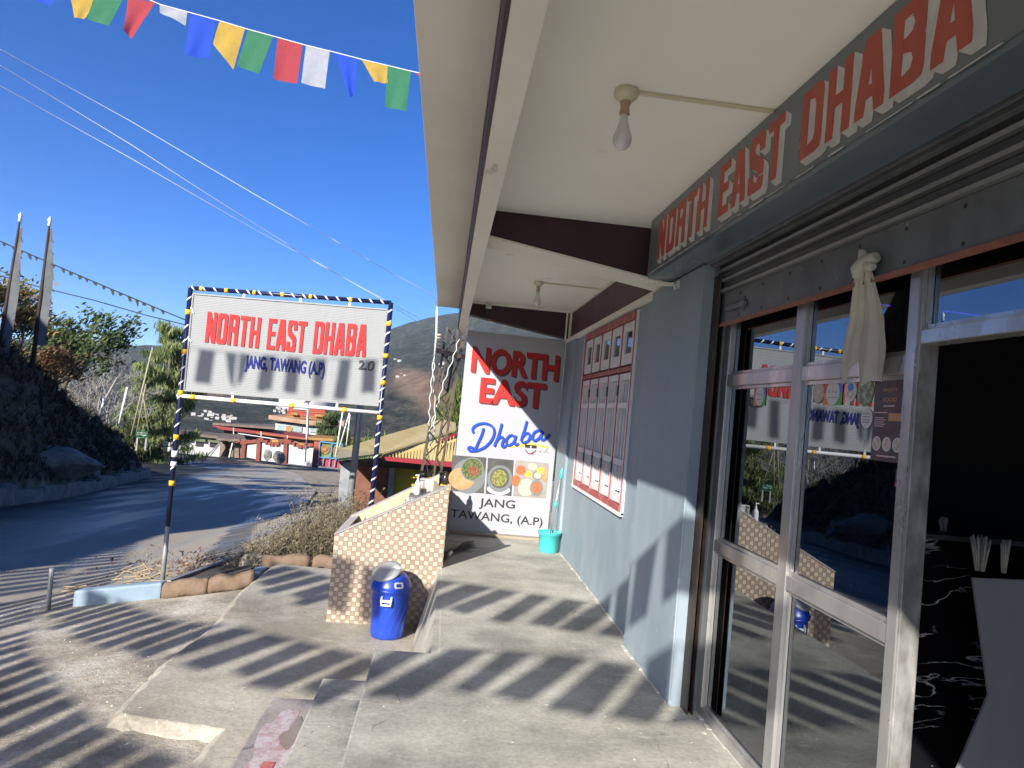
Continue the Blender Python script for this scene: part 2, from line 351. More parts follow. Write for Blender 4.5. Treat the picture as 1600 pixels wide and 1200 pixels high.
# concrete material ------------------------------------------------
def concrete(name, base, dark, light, patch=1.1, wet=False, dust=.5, bumpd=.006, crack=.8):
    M = bpy.data.materials.new(name); M.use_nodes = True
    global N, L, geo
    N = M.node_tree.nodes; L = M.node_tree.links; geo = N.new('ShaderNodeNewGeometry'); B = N['Principled BSDF']
    big = ramp(nz(patch, 9, .62), [(.32, dark), (.5, base), (.68, light)])
    fine = ramp(nz(38, 5, .7), [(.35, (.78,.78,.78)), (.6, (1.04,1.04,1.04))])
    mul = N.new('ShaderNodeMix'); mul.data_type = 'RGBA'; mul.blend_type = 'MULTIPLY'; mul.inputs[0].default_value = 1; L.new(big, mul.inputs[6]); L.new(fine, mul.inputs[7])
    c = mul.outputs[2]
    mp = N.new('ShaderNodeMapping'); mp.inputs['Scale'].default_value = (1.0, 3.0, 1.0); mp.inputs['Rotation'].default_value = (0,0,.5); L.new(geo.outputs['Position'], mp.inputs[0])
    sc = ramp(nz(3.5, 12, .75, mp.outputs[0]), [(.56, (0,0,0)), (.66, (.55,.55,.55))]); c = mixc(sc, c, light)
    sp = ramp(nz(26, 3, .5), [(.70, (0,0,0)), (.74, (1,1,1))]); c = mixc(sp, c, tuple(min(1, v*1.5) for v in light))
    sp2 = ramp(nz(19, 4, .6), [(.24, (1,1,1)), (.29, (0,0,0))]); c = mixc(sp2, c, tuple(v*.45 for v in dark))
    dn = N.new('ShaderNodeTexNoise'); dn.inputs['Scale'].default_value = 2.5; dn.inputs['Detail'].default_value = 6; L.new(geo.outputs['Position'], dn.inputs[0])
    va = N.new('ShaderNodeMix'); va.data_type = 'VECTOR'; va.inputs[0].default_value = .22; L.new(geo.outputs['Position'], va.inputs[4]); L.new(dn.outputs['Color'], va.inputs[5])
    vo = N.new('ShaderNodeTexVoronoi'); vo.feature = 'DISTANCE_TO_EDGE'; vo.inputs['Scale'].default_value = crack; L.new(va.outputs[1], vo.inputs['Vector'])
    ck = ramp(vo.outputs['Distance'], [(0.0, (.75,.75,.75)), (.0012, (.6,.6,.6)), (.0035, (0,0,0))]); cm = ramp(nz(.9, 4), [(.52, (0,0,0)), (.6, (1,1,1))])
    mc = N.new('ShaderNodeMath'); mc.operation = 'MULTIPLY'; L.new(ck, mc.inputs[0]); L.new(cm, mc.inputs[1]); c = mixc(mc.outputs[0], c, tuple(v*.35 for v in dark))
    st_ = ramp(nz(.55, 7, .55), [(.54, (0,0,0)), (.62, (.55,.55,.55))]); c = mixc(st_, c, tuple(v*.62 for v in dark))
    L.new(c, B.inputs['Base Color'])
    ro = ramp(nz(2.2, 6), [(.35, (.62,)*3), (.65, (.9,)*3)]); L.new(ro, B.inputs['Roughness']); B.inputs['Specular IOR Level'].default_value = .35
    b1 = N.new('ShaderNodeBump'); b1.inputs['Distance'].default_value = bumpd; b1.inputs['Strength'].default_value = .9; L.new(nz(9, 12, .72), b1.inputs['Height']); L.new(b1.outputs[0], B.inputs['Normal'])
    return M
M_apron = concrete('rough_concrete', (.37,.325,.255), (.20,.175,.135), (.56,.52,.44), 1.3, bumpd=.035)
M_slab = concrete('slab_concrete', (.36,.325,.26), (.23,.21,.165), (.47,.435,.355), 1.2, bumpd=.01)
M_floor = concrete('porch_concrete', (.36,.345,.295), (.215,.21,.185), (.50,.48,.415), 1.3, bumpd=.004)
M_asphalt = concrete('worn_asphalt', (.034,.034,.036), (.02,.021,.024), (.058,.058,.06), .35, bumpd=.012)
# road: asphalt in the middle, dust near the forecourt, its pale tone also painting in the sunlit part
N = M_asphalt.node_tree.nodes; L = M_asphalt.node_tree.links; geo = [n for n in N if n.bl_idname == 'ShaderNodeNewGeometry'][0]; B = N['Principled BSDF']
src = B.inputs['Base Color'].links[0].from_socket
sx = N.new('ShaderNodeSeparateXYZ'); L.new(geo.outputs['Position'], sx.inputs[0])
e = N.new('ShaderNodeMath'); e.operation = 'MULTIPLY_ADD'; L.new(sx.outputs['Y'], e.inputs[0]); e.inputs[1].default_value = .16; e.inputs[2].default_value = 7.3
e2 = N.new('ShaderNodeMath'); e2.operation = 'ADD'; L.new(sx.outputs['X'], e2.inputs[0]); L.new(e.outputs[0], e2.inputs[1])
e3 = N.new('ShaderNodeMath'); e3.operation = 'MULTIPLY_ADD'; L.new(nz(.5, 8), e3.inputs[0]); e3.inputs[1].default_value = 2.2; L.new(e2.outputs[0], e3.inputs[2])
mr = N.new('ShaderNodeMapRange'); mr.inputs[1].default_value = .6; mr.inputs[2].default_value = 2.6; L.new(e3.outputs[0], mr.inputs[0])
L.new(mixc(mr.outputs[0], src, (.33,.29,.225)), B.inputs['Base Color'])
mp = N.new('ShaderNodeMapping'); mp.inputs['Scale'].default_value = (1.1, .07, 1); mp.inputs['Rotation'].default_value = (0, 0, .28); L.new(geo.outputs['Position'], mp.inputs[0])
wet = ramp(nz(1.2, 7, .6, mp.outputs[0]), [(.45, (.75,)*3), (.60, (.30,)*3)]); L.new(wet, B.inputs['Roughness']); B.inputs['Specular IOR Level'].default_value = .22

def road_edge(X, Y):
    r0 = curb_x(Y)+.02; r1 = np.interp(Y, [-20, 8, 12, 20, 29, 40, 63, 90], [-3.6, -3.2, -2.6, -3.3, -5.0, -6.4, -11.7, -24])
    return r0 + (r1-r0)*X
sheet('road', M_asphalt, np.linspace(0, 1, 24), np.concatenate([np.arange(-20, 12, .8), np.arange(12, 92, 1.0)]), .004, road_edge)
def apron_edge(X, Y):
    r1 = np.interp(Y, [-20, 9.2, 9.8, 10.5], [2.2, 2.2, -1.2, -1.2]); r0 = np.interp(Y, [-20, 8, 10.5], [-6.2, -6.0, -5.0]) + .5*np.sin(Y*1.3) + .2*np.sin(Y*3.7); return r0+(r1-r0)*X
sheet('forecourt', M_apron, np.linspace(0, 1, 60), np.arange(-12, 10.5, .18), .012, apron_edge)

# low retaining kerb at the foot of the bank
b = MB(); M_oldc = mat('old_kerb_concrete', (.13,.12,.10), .9, (.24,.22,.19), 2.5, bump=.02, bscale=12)
ys = np.arange(4, 43, 1.6)
for k in range(len(ys)-1):
    y0, y1 = ys[k]+.01, ys[k+1]-.02; h = .42+.05*math.sin(k*2.1)
    b.hexa([(curb_x(y0)-.3, y0, Gf(curb_x(y0), y0)-.2), (curb_x(y0), y0, Gf(curb_x(y0), y0)-.2), (curb_x(y1), y1, Gf(curb_x(y1), y1)-.2), (curb_x(y1)-.3, y1, Gf(curb_x(y1), y1)-.2)],
           [(curb_x(y0)-.34, y0, Gf(curb_x(y0), y0)+h), (curb_x(y0)-.05, y0, Gf(curb_x(y0), y0)+h), (curb_x(y1)-.05, y1, Gf(curb_x(y1), y1)+h), (curb_x(y1)-.34, y1, Gf(curb_x(y1), y1)+h)])
kr = thing('kerb_wall', (-11, 20, -2.1), 'low concrete retaining kerb at the foot of the dark bank across the road', 'wall')
b.build('kerb_block', M_oldc, kr)

# ------------------------------------------------------------------ raised slab, steps, porch platform
def poly_slab(name, m_, poly, z0, z1, bevel=.012):
    b = MB(); b.hexa([(x, y, z0) for x, y in poly], [(x, y, z1) for x, y in poly]); return tag(b.build(name, m_, None, bevel=bevel), kind='structure')
def rough_slab(name, m_, poly, z0, z1, seed=1):
    R = random.Random(seed); top = []
    for (x0, y0), (x1, y1) in zip(poly, poly[1:]+poly[:1]):
        n = max(1, int(math.hypot(x1-x0, y1-y0)/.07))
        for k in range(n): t = k/n; top.append(Vector((x0+(x1-x0)*t+R.gauss(0,.006), y0+(y1-y0)*t+R.gauss(0,.006), z1)))
    n = len(top); rings = [top]
    for j, (o_, dz) in enumerate(((.012,-.005),(.035,-.02),(.075,-.06),(.11,-.12))):
        r_ = []
        for i in range(n):
            d = (top[(i+1) % n]-top[i-1]); nn_ = Vector((d.y, -d.x, 0)).normalized(); r_.append(top[i]+nn_*o_*R.uniform(.85,1.15)+Vector((0,0,dz*(R.uniform(.9,1.1) if j < 3 else 1))))
        rings.append(r_)
    b = MB(); b.add([v for r_ in rings for v in r_], [list(range(n))]+[[j*n+i, (j+1)*n+i, (j+1)*n+(i+1) % n, j*n+(i+1) % n] for j in range(4) for i in range(n)])
    return tag(b.build(name, m_, None), kind='structure')
rough_slab('concrete_slab', M_slab, [(-1.93,5.12),(-1.22,4.97),(-1.24,2.0),(-.5,2.0),(-.5,4.5),(-.02,4.95),(-.02,7.9),(-.9,9.6),(-1.95,9.75),(-1.99,8.3),(-1.9,7.2),(-1.97,6.2)], -.95, -.595)
M_wet = concrete('stained_step', (.30,.27,.25), (.22,.19,.18), (.42,.36,.35), 2.5, bumpd=.006)
stair = thing('stair', (-.6, 2, -.7), 'grey concrete steps along the long edge of the porch floor', 'steps')
part('tread', M_wet, stair, lambda b: b.box((-.955, -3, -.9), (-.60, 5.03, -.4)), .012, 'stained lower step with a wet paint patch')
part('tread', M_floor, stair, lambda b: b.box((-.62, -3, -.9), (-.30, 4.875, -.2)), .012)
# paint spill on the lower step
N_ = 26
def blob(b, cx, cy, z, rx, ry, seed, n=40, mi=0, ang=0.0):
    R = random.Random(seed); ph = [R.uniform(0, 6.3) for _ in range(5)]; vs = []
    for k in range(n):
        t = 2*PI*k/n; f = 1 + .16*math.sin(3*t+ph[0]) + .12*math.sin(5*t+ph[1]) + .07*math.sin(9*t+ph[2]) + .04*math.sin(15*t+ph[3])
        x, y = rx*f*math.cos(t), ry*f*math.sin(t); vs.append((cx+x*math.cos(ang)-y*math.sin(ang), cy+x*math.sin(ang)+y*math.cos(ang), z))
    b.add(vs, [list(range(n))], mi)
M_spill = mat('spilt_pink_paint', (.33,.22,.22), .25, (.45,.40,.40), 14, (.4,.6), rvar=.15, spec=.6, bump=.002, bscale=40)
M_red = mat('spilt_red_paint', (.35,.07,.06), .5, (.42,.14,.13), 20)
M_wetp = mat('wet_concrete', (.15,.135,.12), .12, (.21,.195,.17), 9, spec=.7)
b = MB(); blob(b, -.775, 4.2, -.398, .13, .62, 4, 60); blob(b, -.78, 3.2, -.3978, .13, .6, 5, 60); sp = b.build('paint_spill', M_spill, None)
tag(sp, 'pinkish wet paint spill on the lower stained step', 'stain')
b = MB(); blob(b, -.70, 4.5, -.396, .07, .2, 12); b.build('puddle', M_wetp, sp)
b = MB(); b.box((-.80, 3.95, -.3985), (-.735, 4.15, -.394)); b.build('red_patch', M_red, sp)

porch = [(-.31,-3),(1.9,-3),(1.9,4.2),(1.9,9.62),(.10,9.62),(.10,4.88),(-.31,4.88)]
poly_slab('porch_floor', M_floor, porch, -.9, 0.0, .012)
b = MB(); b.hexa([(-.17,4.8,-.9),(.12,4.8,-.9),(.12,7.5,-.9),(-.17,7.5,-.9)], [(.055,4.8,-.004),(.12,4.8,-.004),(.12,7.5,-.004),(.075,7.5,-.004)])
tag(b.build('porch_flank', M_floor, None), kind='structure')

# ------------------------------------------------------------------ restaurant building
M_blue = mat('blue_grey_wall_paint', (.205,.262,.30), .55, (.265,.32,.355), 2.6, stretch=(1,1,.45), bump=.004, bscale=6, spec=.35, specks=((.37,.41,.43), 17, .705), rvar=.1)
M_purple = mat('dark_purple_paint', (.04,.017,.025), .5, (.055,.024,.034), 2, spec=.3)
M_purple2 = mat('faded_purple_paint', (.085,.035,.048), .55, (.115,.055,.068), 2.5, stretch=(1,1,.4), spec=.3)
M_soffit = mat('cream_soffit_paint', (.86,.85,.78), .8, (.90,.89,.82), .8, bump=.002, bscale=5, specks=((.70,.67,.60), 2.1, .69))
M_beamw = mat('grimy_white_paint', (.70,.67,.60), .8, (.80,.77,.69), 1.4, stretch=(1,.5,1), bump=.003, bscale=9, specks=((.45,.42,.36), 6, .72))
bld = thing('restaurant_building', (1.6, 4, 0), 'blue grey single storey roadside restaurant with wide cream roof overhang', 'building')
P_ = lambda name, m_, fn, bevel=0.0, label=None: part(name, m_, bld, fn, bevel, label)
# recessed wall with a hole for the window
WY0, WY1, WZ0, WZ1 = 5.93, 8.2, .87, 2.53
def wallfn(b):
    b.box((1.5, 5.3, 0), (1.72, WY0, 2.6)); b.box((1.5, WY1, 0), (1.72, 9.62, 2.6)); b.box((1.5, WY0, 0), (1.72, WY1, WZ0)); b.box((1.5, WY0, WZ1), (1.72, WY1, 2.6))
P_('wall', M_blue, wallfn)
P_('wall', M_purple2, lambda b: b.box((1.502, 4.95, 2.6), (1.9, 9.62, 2.965)), label='faded purple band above the window')
P_('ledge', M_beamw, lambda b: b.box((1.455, 5.18, 2.555), (1.52, 9.4, 2.60)))
P_('pillar', M_blue, lambda b: (b.box((1.43, 4.22, 0), (1.9, 5.3, 2.57))), .006)
P_('pilaster', M_blue, lambda b: b.box((1.47, 8.75, 0), (1.52, 9.45, 2.56)), .004)
M_rail = mat('shutter_guide_steel', (.045,.035,.03), .5, (.09,.06,.045), 9, metal=.6)
P_('shutter_guide', M_rail, lambda b: (b.box((1.50, 4.10, 0), (1.505, 4.219, 2.5)), b.box((1.53, 4.10, 0), (1.535, 4.219, 2.5))))
P_('jamb', M_blue, lambda b: b.box((1.536, 4.17, 0), (1.9, 4.219, 2.57)), .003)
P_('jamb', M_blue, lambda b: b.box((1.44, 4.213, 0), (1.499, 4.2195, 2.57)))
# canopy
P_('canopy_slab', M_beamw, lambda b: (b.box((-.225, -3.2, 2.88), (.052, 9.6, 3.03))), .004)
P_('edge_beam', M_beamw, lambda b: b.hexa([(.066,-3.2,2.605),(.158,-3.2,2.605),(.158,9.62,2.605),(.066,9.62,2.605)], [(.066,-3.2,3.02),(.165,-3.2,3.02),(.165,9.62,3.02),(.066,9.62,3.02)]), .004)
P_('drip_groove', M_purple, lambda b: b.box((.0525, -3.2, 2.61), (.0655, 9.61, 3.0)))
P_('soffit', M_soffit, lambda b: b.box((.166, -3.2, 2.97), (1.9, 9.62, 3.10)))
P_('parapet', M_blue, lambda b: b.box((.3, -3.2, 3.101), (1.9, 9.62, 3.6)))
def cross(y, w_):
    def fn(b):
        L0, R0, zl, zr = .159, 1.6, 2.80, 2.59
        b.prism([(L0+.002, y, 2.9695), (L0+.002, y, zl), (R0, y, zr), (R0, y, 2.9695)], (0, w_, 0))
    return fn
for y, w_ in ((5.03, .22), (9.42, .18)):
    P_('cross_beam', M_purple, cross(y, w_))
P_('cross_beam_underside', M_beamw, lambda b: b.prism([(.16,5.02,2.798),(.16,5.02,2.785),(1.5,5.02,2.585),(1.5,5.02,2.598)], (0, .34, 0)))
P_('moulding', M_beamw, lambda b: (b.bar((1.485, 5.3, 2.952), (1.485, 9.4, 2.952), .03, .03), b.bar((.2, 9.40, 2.955), (1.5, 9.40, 2.955), .03, .028)))
P_('conduit', M_beamw, lambda b: (b.bar((1.487, 9.38, 2.94), (1.487, 9.38, 2.55), .028, .03), b.bar((1.44, 9.395, 2.94), (1.44, 9.395, 2.58), .02, .02)))
P_('wall', M_blue, lambda b: (b.box((1.62, -3.2, 2.55), (1.9, 4.17, 3.0)), b.box((1.6, -3.2, 0), (1.75, -.9, 2.55)), b.box((1.73, 8.9, 0), (6, 9.0, 3.0)), b.box((1.901, -3.2, 2.97), (6, 9, 3.1))), label='back of the building shell')
# interior shell
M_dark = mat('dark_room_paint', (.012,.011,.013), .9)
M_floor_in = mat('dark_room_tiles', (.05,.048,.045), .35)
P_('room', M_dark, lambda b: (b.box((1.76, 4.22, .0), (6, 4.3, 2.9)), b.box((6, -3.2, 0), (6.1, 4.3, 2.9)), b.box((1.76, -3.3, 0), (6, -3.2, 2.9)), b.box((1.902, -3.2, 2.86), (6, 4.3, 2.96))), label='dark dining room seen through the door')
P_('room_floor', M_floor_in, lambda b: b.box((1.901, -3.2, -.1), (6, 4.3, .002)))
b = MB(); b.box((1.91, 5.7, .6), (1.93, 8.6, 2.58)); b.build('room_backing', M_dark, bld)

# timber window: five casements, each a thing of frame, pane and bars
M_wwhite = mat('window_white_paint', (.62,.60,.60), .5, (.70,.68,.67), 6, spec=.4)
M_wred = mat('window_red_paint', (.34,.07,.065), .55, (.50,.22,.20), 7, (.5,.75))
M_wglass = mat('window_dark_glass', (.03,.035,.045), .06, spec=.9)
M_shutter_in = mat('window_curtain', (.22,.20,.20), .8, (.30,.28,.28), 8)
win = part('window', M_wred, bld, lambda b: (
    b.box((1.482, WY0+.02, WZ0), (1.53, WY0+.045, WZ1)), b.box((1.482, WY1-.045, WZ0), (1.53, WY1-.02, WZ1)),
    b.box((1.476, WY0+.045, WZ0), (1.53, WY1-.045, WZ0+.05)), b.box((1.475, WY0+.045, WZ1-.06), (1.53, WY1-.045, WZ1)),
    b.box((1.482, WY0+.045, 2.035), (1.53, WY1-.045, 2.075))), .003)
part('trim', M_wwhite, win, lambda b: (b.box((1.482, WY0-.03, WZ0-.02), (1.51, WY0-.001, WZ1)), b.box((1.47, WY0-.03, WZ0-.03), (1.51, WY1+.02, WZ0-.001)), b.box((1.482, WY1+.001, WZ0-.02), (1.51, WY1+.022, WZ1))))
part('curtain', M_shutter_in, win, lambda b: b.box((1.62, WY0, WZ0), (1.64, WY1, WZ1)))
pw = (WY1-WY0-.09)/5
for k in range(5):
    y0 = WY0+.045+k*pw; y1 = y0+pw
    part('mullion', M_wred, win, lambda b: b.box((1.486, y1-.012, WZ0+.05), (1.53, y1+.004, 2.02))) if k < 4 else None
    part('mullion', M_wred, win, lambda b: b.box((1.486, y1-.012, 2.085), (1.53, y1+.004, WZ1-.06))) if k < 4 else None
    a, c_ = y0+.012, y1-.022
    def sash(b):
        for z0, z1 in ((2.095, 2.46), (.93, 2.02)):
            t = .075 if z0 > 2 else .055
            b.box((1.492, a, z0), (1.525, a+t, z1)); b.box((1.492, c_-t, z0), (1.525, c_, z1)); b.box((1.492, a+t, z0), (1.525, c_-t, z0+t+.02)); b.box((1.492, a+t, z1-t), (1.525, c_-t, z1))
    part('sash', M_wwhite, win, sash, .003)
    part('pane', M_wglass, win, lambda b: (b.box((1.508, a+.07, 2.18), (1.514, c_-.07, 2.39)), b.box((1.53, a+.05, 1.02), (1.535, c_-.05, 1.96))))
    def bars(b):
        n = 3
        for q in range(n):
            yy = a+.05+(c_-a-.1)*(q+.5)/n; b.box((1.503, yy-.015, 1.02), (1.519, yy+.015, 1.96))
        for zz in (1.72, 1.24): b.box((1.488, a+.05, zz), (1.496, c_-.05, zz+.05))
    part('bar', M_wwhite, win, bars, .002)
M_blackm = mat('black_hinge', (.02,.02,.02), .5)
for k in (1,2,3,4):
    for zz in (1.83, 1.16): part('latch', M_blackm, win, lambda b: b.box((1.48, WY0+.045+k*pw-.03, zz), (1.491, WY0+.045+k*pw+.01, zz+.09)))

# fascia sign box with painted letters
M_fascia = mat('fascia_grey_gloss_paint', (.115,.14,.16), .32, (.14,.165,.182), 2.2, bump=.004, bscale=4, spec=.5, rvar=.08)
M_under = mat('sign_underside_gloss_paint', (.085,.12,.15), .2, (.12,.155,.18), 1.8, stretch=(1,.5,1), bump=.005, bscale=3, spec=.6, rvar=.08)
fs = P_('fascia_sign', M_fascia, lambda b: b.box((1.256, -3.2, 2.60), (1.6, 4.84, 2.969)), .006, 'painted sign box over the shopfront')
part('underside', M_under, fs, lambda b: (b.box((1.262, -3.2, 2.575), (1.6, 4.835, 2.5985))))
M_scuff = mat('bare_metal_edge', (.45,.45,.45), .35, (.62,.62,.62), 30, metal=.3)
def scuff(b):
    R = random.Random(2); y = -3.0
    while y < 4.8:
        l = R.uniform(.02, .26); h = R.uniform(.0008, .0045); b.box((1.2535, y, 2.598-h*.3), (1.2565, min(y+l, 4.83), 2.598+h)); y += l+R.uniform(.0, .15)
part('worn_edge', M_scuff, fs, scuff)
M_lred = mat('orange_red_sign_paint', (.46,.085,.05), .5, (.40,.06,.035), 7, stretch=(1,2,.7))
M_lwhite = mat('white_sign_paint', (.62,.62,.61), .5, (.50,.50,.50), 14)
b = MB(); O = Vector((1.2555, 4.62, 2.655)); X = Vector((0, -2.86, 0)); Y = Vector((0, 0, .262)); nr = (-1, 0, 0)
for k in range(1, 11):
    o2 = O + Vector((0, -.0052*k, -.0034*k)); heavy(b, 'NORTH EAST DHABA', o2, X, Y, nr, wx=.52, wy=.17, gap=.80, lift=.0004+.0010*(1-k/10))
part('letter_shadow', M_lwhite, fs, lambda bb: bb.add(b.v, b.f))
M_inner = M_fascia
b = MB(); heavy(b, 'NORTH EAST DHABA', O, X, Y, nr, wx=.52, wy=.17, gap=.80, lift=.0022); part('lettering', M_lred, fs, lambda bb: bb.add(b.v, b.f), label='red capitals reading NORTH EAST DHABA')

M_mort = mat('mortar_smear', (.50,.48,.42), .9, (.36,.35,.31), 14)
def smear(b):
    R = random.Random(6)
    for (xa, ya, yb) in ((1.4985, 5.31, 8.7), (1.4285, 4.25, 5.29), (1.5735, 2.45, 4.08)):
        y = ya
        while y < yb: l = R.uniform(.05, .22); w_ = R.uniform(.006, .028); b.prism([(xa, y, .001), (xa-w_, y+.01, .001), (xa-w_*R.uniform(.5,1), min(y+l, yb), .001), (xa, min(y+l, yb), .001)], (0, 0, R.uniform(.002, .012))); y += l
P_('mortar_line', M_mort, smear)['kind'] = 'stuff'
# rolling shutter, mostly rolled up
M_shut = mat('grey_shutter_steel', (.12,.13,.135), .33, (.17,.18,.185), 3, stretch=(1,.4,1), bump=.003, bscale=6, metal=.5, rvar=.1)
M_shut2 = mat('painted_shutter_bottom', (.075,.083,.09), .38, (.12,.13,.135), 4, stretch=(1,1.5,1), bump=.004, bscale=9, spec=.5, specks=((.25,.25,.25), 16, .70))
M_rust = mat('red_oxide_strip', (.22,.07,.04), .6, (.28,.12,.08), 9)
sh = P_('shutter', M_shut2, lambda b: b.box((1.522, -3.2, 2.215), (1.528, 4.19, 2.385)), label='grey rolling shutter pulled up above the glass')
part('bottom_rail', M_rust, sh, lambda b: b.box((1.512, -3.2, 2.198), (1.535, 4.2, 2.2145)))
for k in range(3):
    z0 = 2.387+k*.062
    prof = [(1.522, z0), (1.508, z0+.006), (1.500, z0+.018), (1.508, z0+.03), (1.522, z0+.038), (1.526, z0+.06), (1.532, z0+.06), (1.53, z0+.03), (1.532, z0)]
    part('slat', M_shut, sh, lambda b: b.prism([(x, -3.2, z) for x, z in prof], (0, 7.39, 0)))
for y in np.arange(-.5, 4.1, .29):
    for z in (2.232, 2.35): part('rivet', M_blackm, sh, lambda b: b.box((1.5195, y, z), (1.5225, y+.012, z+.012)))
part('handle', M_shut2, sh, lambda b: (b.box((1.50, 3.75, 2.27), (1.521, 4.0, 2.30)), b.box((1.515, 3.78, 2.25), (1.5215, 3.83, 2.33))), .003)
# underside lip between sign box and shutter
P_('shutter_hood', M_shut2, lambda b: (b.box((1.44, -3.2, 2.560), (1.452, 4.2, 2.574)), b.box((1.47, -3.2, 2.553), (1.5, 4.2, 2.574))), .002)

# aluminium shopfront
M_alu = mat('scuffed_aluminium', (.50,.49,.47), .32, (.38,.37,.355), 5, stretch=(1,1,.35), metal=.65, bump=.0015, bscale=14, rvar=.1, specks=((.22,.21,.2), 20, .69))
M_alum = mat('mottled_aluminium', (.22,.215,.20), .42, (.46,.45,.43), 16, stretch=(1,1,.4), metal=.5, bump=.003, bscale=22, rvar=.12)
def glassmat():
    M = bpy.data.materials.new('tinted_glass'); M.use_nodes = True; N = M.node_tree.nodes; L = M.node_tree.links
    g = N.new('ShaderNodeBsdfGlossy'); g.inputs['Roughness'].default_value = .0; g.inputs['Color'].default_value = (.86,.92,.98,1)
    t = N.new('ShaderNodeBsdfTransparent'); t.inputs[0].default_value = (.10,.11,.12,1)
    fr = N.new('ShaderNodeFresnel'); fr.inputs[0].default_value = 2.9; mx = N.new('ShaderNodeMixShader')
    L.new(fr.outputs[0], mx.inputs[0]); L.new(t.outputs[0], mx.inputs[1]); L.new(g.outputs[0], mx.inputs[2]); L.new(mx.outputs[0], N['Material Output'].inputs[0])
    return M
M_glass = glassmat()
sf = P_('shopfront', M_alu, lambda b: b.box((1.575, -.6, 0), (1.64, 4.17, .05)), .003, 'silver aluminium glazed front')
for nm, m_, y0, y1 in (('post', M_alu, 4.085, 4.168), ('post', M_alu, 3.20, 3.285), ('post', M_alum, 2.37, 2.43), ('post', M_alu, -.6, -.5)):
    part(nm, m_, sf, lambda b: b.box((1.572, y0, .0505), (1.645, y1, 2.45)), .004)
part('post_face', M_alu, sf, lambda b: b.box((1.565, 2.378, .05), (1.5715, 2.43, 2.45)))
for y0, y1 in ((2.431, 3.199), (3.286, 4.084)):
    part('rail', M_alu, sf, lambda b: b.box((1.574, y0, 1.858), (1.642, y1, 1.925)), .004)
    part('rail', M_alu, sf, lambda b: b.box((1.574, y0, .925), (1.642, y1, .99)), .004)
part('rail', M_alu, sf, lambda b: b.box((1.574, -.5, 1.955), (1.642, 2.369, 2.005)), .004)
for y0, y1, z0, z1 in ((2.432,3.198,.052,.924),(3.287,4.083,.052,.924),(2.432,3.198,.991,1.857),(3.287,4.083,.991,1.857),(2.432,3.198,1.926,2.5),(3.287,4.083,1.926,2.5),(-.499,2.368,2.006,2.5)):
    part('pane', M_glass, sf, lambda b: b.add([(1.602,y0,z0),(1.602,y1,z0),(1.602,y1,z1),(1.602,y0,z1)], [[0,3,2,1]]))
    def bead(b):
        t = .016
        b.box((1.588,y0,z0),(1.600,y0+t,z1)); b.box((1.588,y1-t,z0),(1.600,y1,z1)); b.box((1.588,y0+t,z0),(1.600,y1-t,z0+t)); b.box((1.588,y0+t,z1-t),(1.600,y1-t,z1))
    part('bead', M_alu, sf, bead)

# ------------------------------------------------------------------ stickers and posters on the glass
def flat(name, mats, fn, label, cat='sticker', group=None): return one(name, mats, label, cat, fn, group)
M_swhite = mat('sticker_white', (.55,.54,.51), .4); M_sgreen = mat('sticker_green', (.10,.22,.06), .5, (.30,.36,.2), 40); M_sfood = mat('sticker_food_print', (.42,.30,.22), .5, (.55,.48,.38), 60, (.4,.6))
M_gor = mat('sticker_orange', (.62,.22,.06), .5); M_gbl = mat('sticker_blue', (.08,.18,.55), .5); M_ggr = mat('sticker_leafgreen', (.08,.35,.12), .5); M_gred = mat('sticker_red', (.55,.06,.05), .5)
M_grey = mat('print_grey', (.25,.25,.25), .5); M_sbrown = mat('sticker_brown', (.30,.20,.13), .5, (.5,.45,.4), 50)
ux, uy = Vector((0,-1,0)), Vector((0,0,1)); nx = Vector((-1,0,0))
def gp(px, py, off=0.0): v = onx(px, py, 1.60); return Vector((1.6005-off, v.y, v.z))
def oval(px, py, ry_px, rx_px, face, rim, name, label, inner=None):
    c0 = gp(px, py); r = abs(onx(px, py+ry_px, 1.6).z - c0.z)
    def fn(b):
        b.disc(c0, ux, uy, r, 32, 0); b.disc(c0+nx*.0008, ux, uy, r*.88, 32, 1)
        if inner: inner(b, c0+nx*.0015, r)
    return flat(name, [rim, face, M_gbl, M_sbrown, M_swhite, M_grey], fn, label, 'sticker', 'round stickers on the shop glass')
oval(1279, 613, 18, 9, M_sfood, M_sgreen, 'round_sticker', 'round sticker of a food dish with green rim, leftmost on the upper glass')
oval(1329, 611, 17, 9, M_swhite, M_swhite, 'round_sticker', 'round blue and white swirl sticker between the pay sticker and the biggest one',
     inner=lambda b, c0, r: (b.disc(c0+uy*r*.35, ux, uy, r*.5, 20, 2, r*.36), b.disc(c0-uy*r*.3+nx*.0005, ux, uy, r*.6, 20, 3, r*.35), b.disc(c0-uy*r*.25+nx*.001+ux*r*.15, ux, uy, r*.3, 20, 4, r*.2)))
oval(1352, 612, 23, 13, mat('sticker_salad_print', (.14,.17,.10), .5, (.40,.42,.33), 45, (.45,.6)), M_sgreen, 'round_sticker', 'biggest round sticker with a pale green dish print')
oval(1354, 653, 16, 9, M_swhite, M_swhite, 'round_sticker', 'small white round sticker with grey writing below the biggest one',
     inner=lambda b, c0, r: [b.add([c0+ux*(-r*.6)+uy*(r*q), c0+ux*(r*.6)+uy*(r*q), c0+ux*(r*.6)+uy*(r*q+r*.12), c0+ux*(-r*.6)+uy*(r*q+r*.12)], [[0,1,2,3]], 5) for q in (.35,.05,-.25,-.5)])
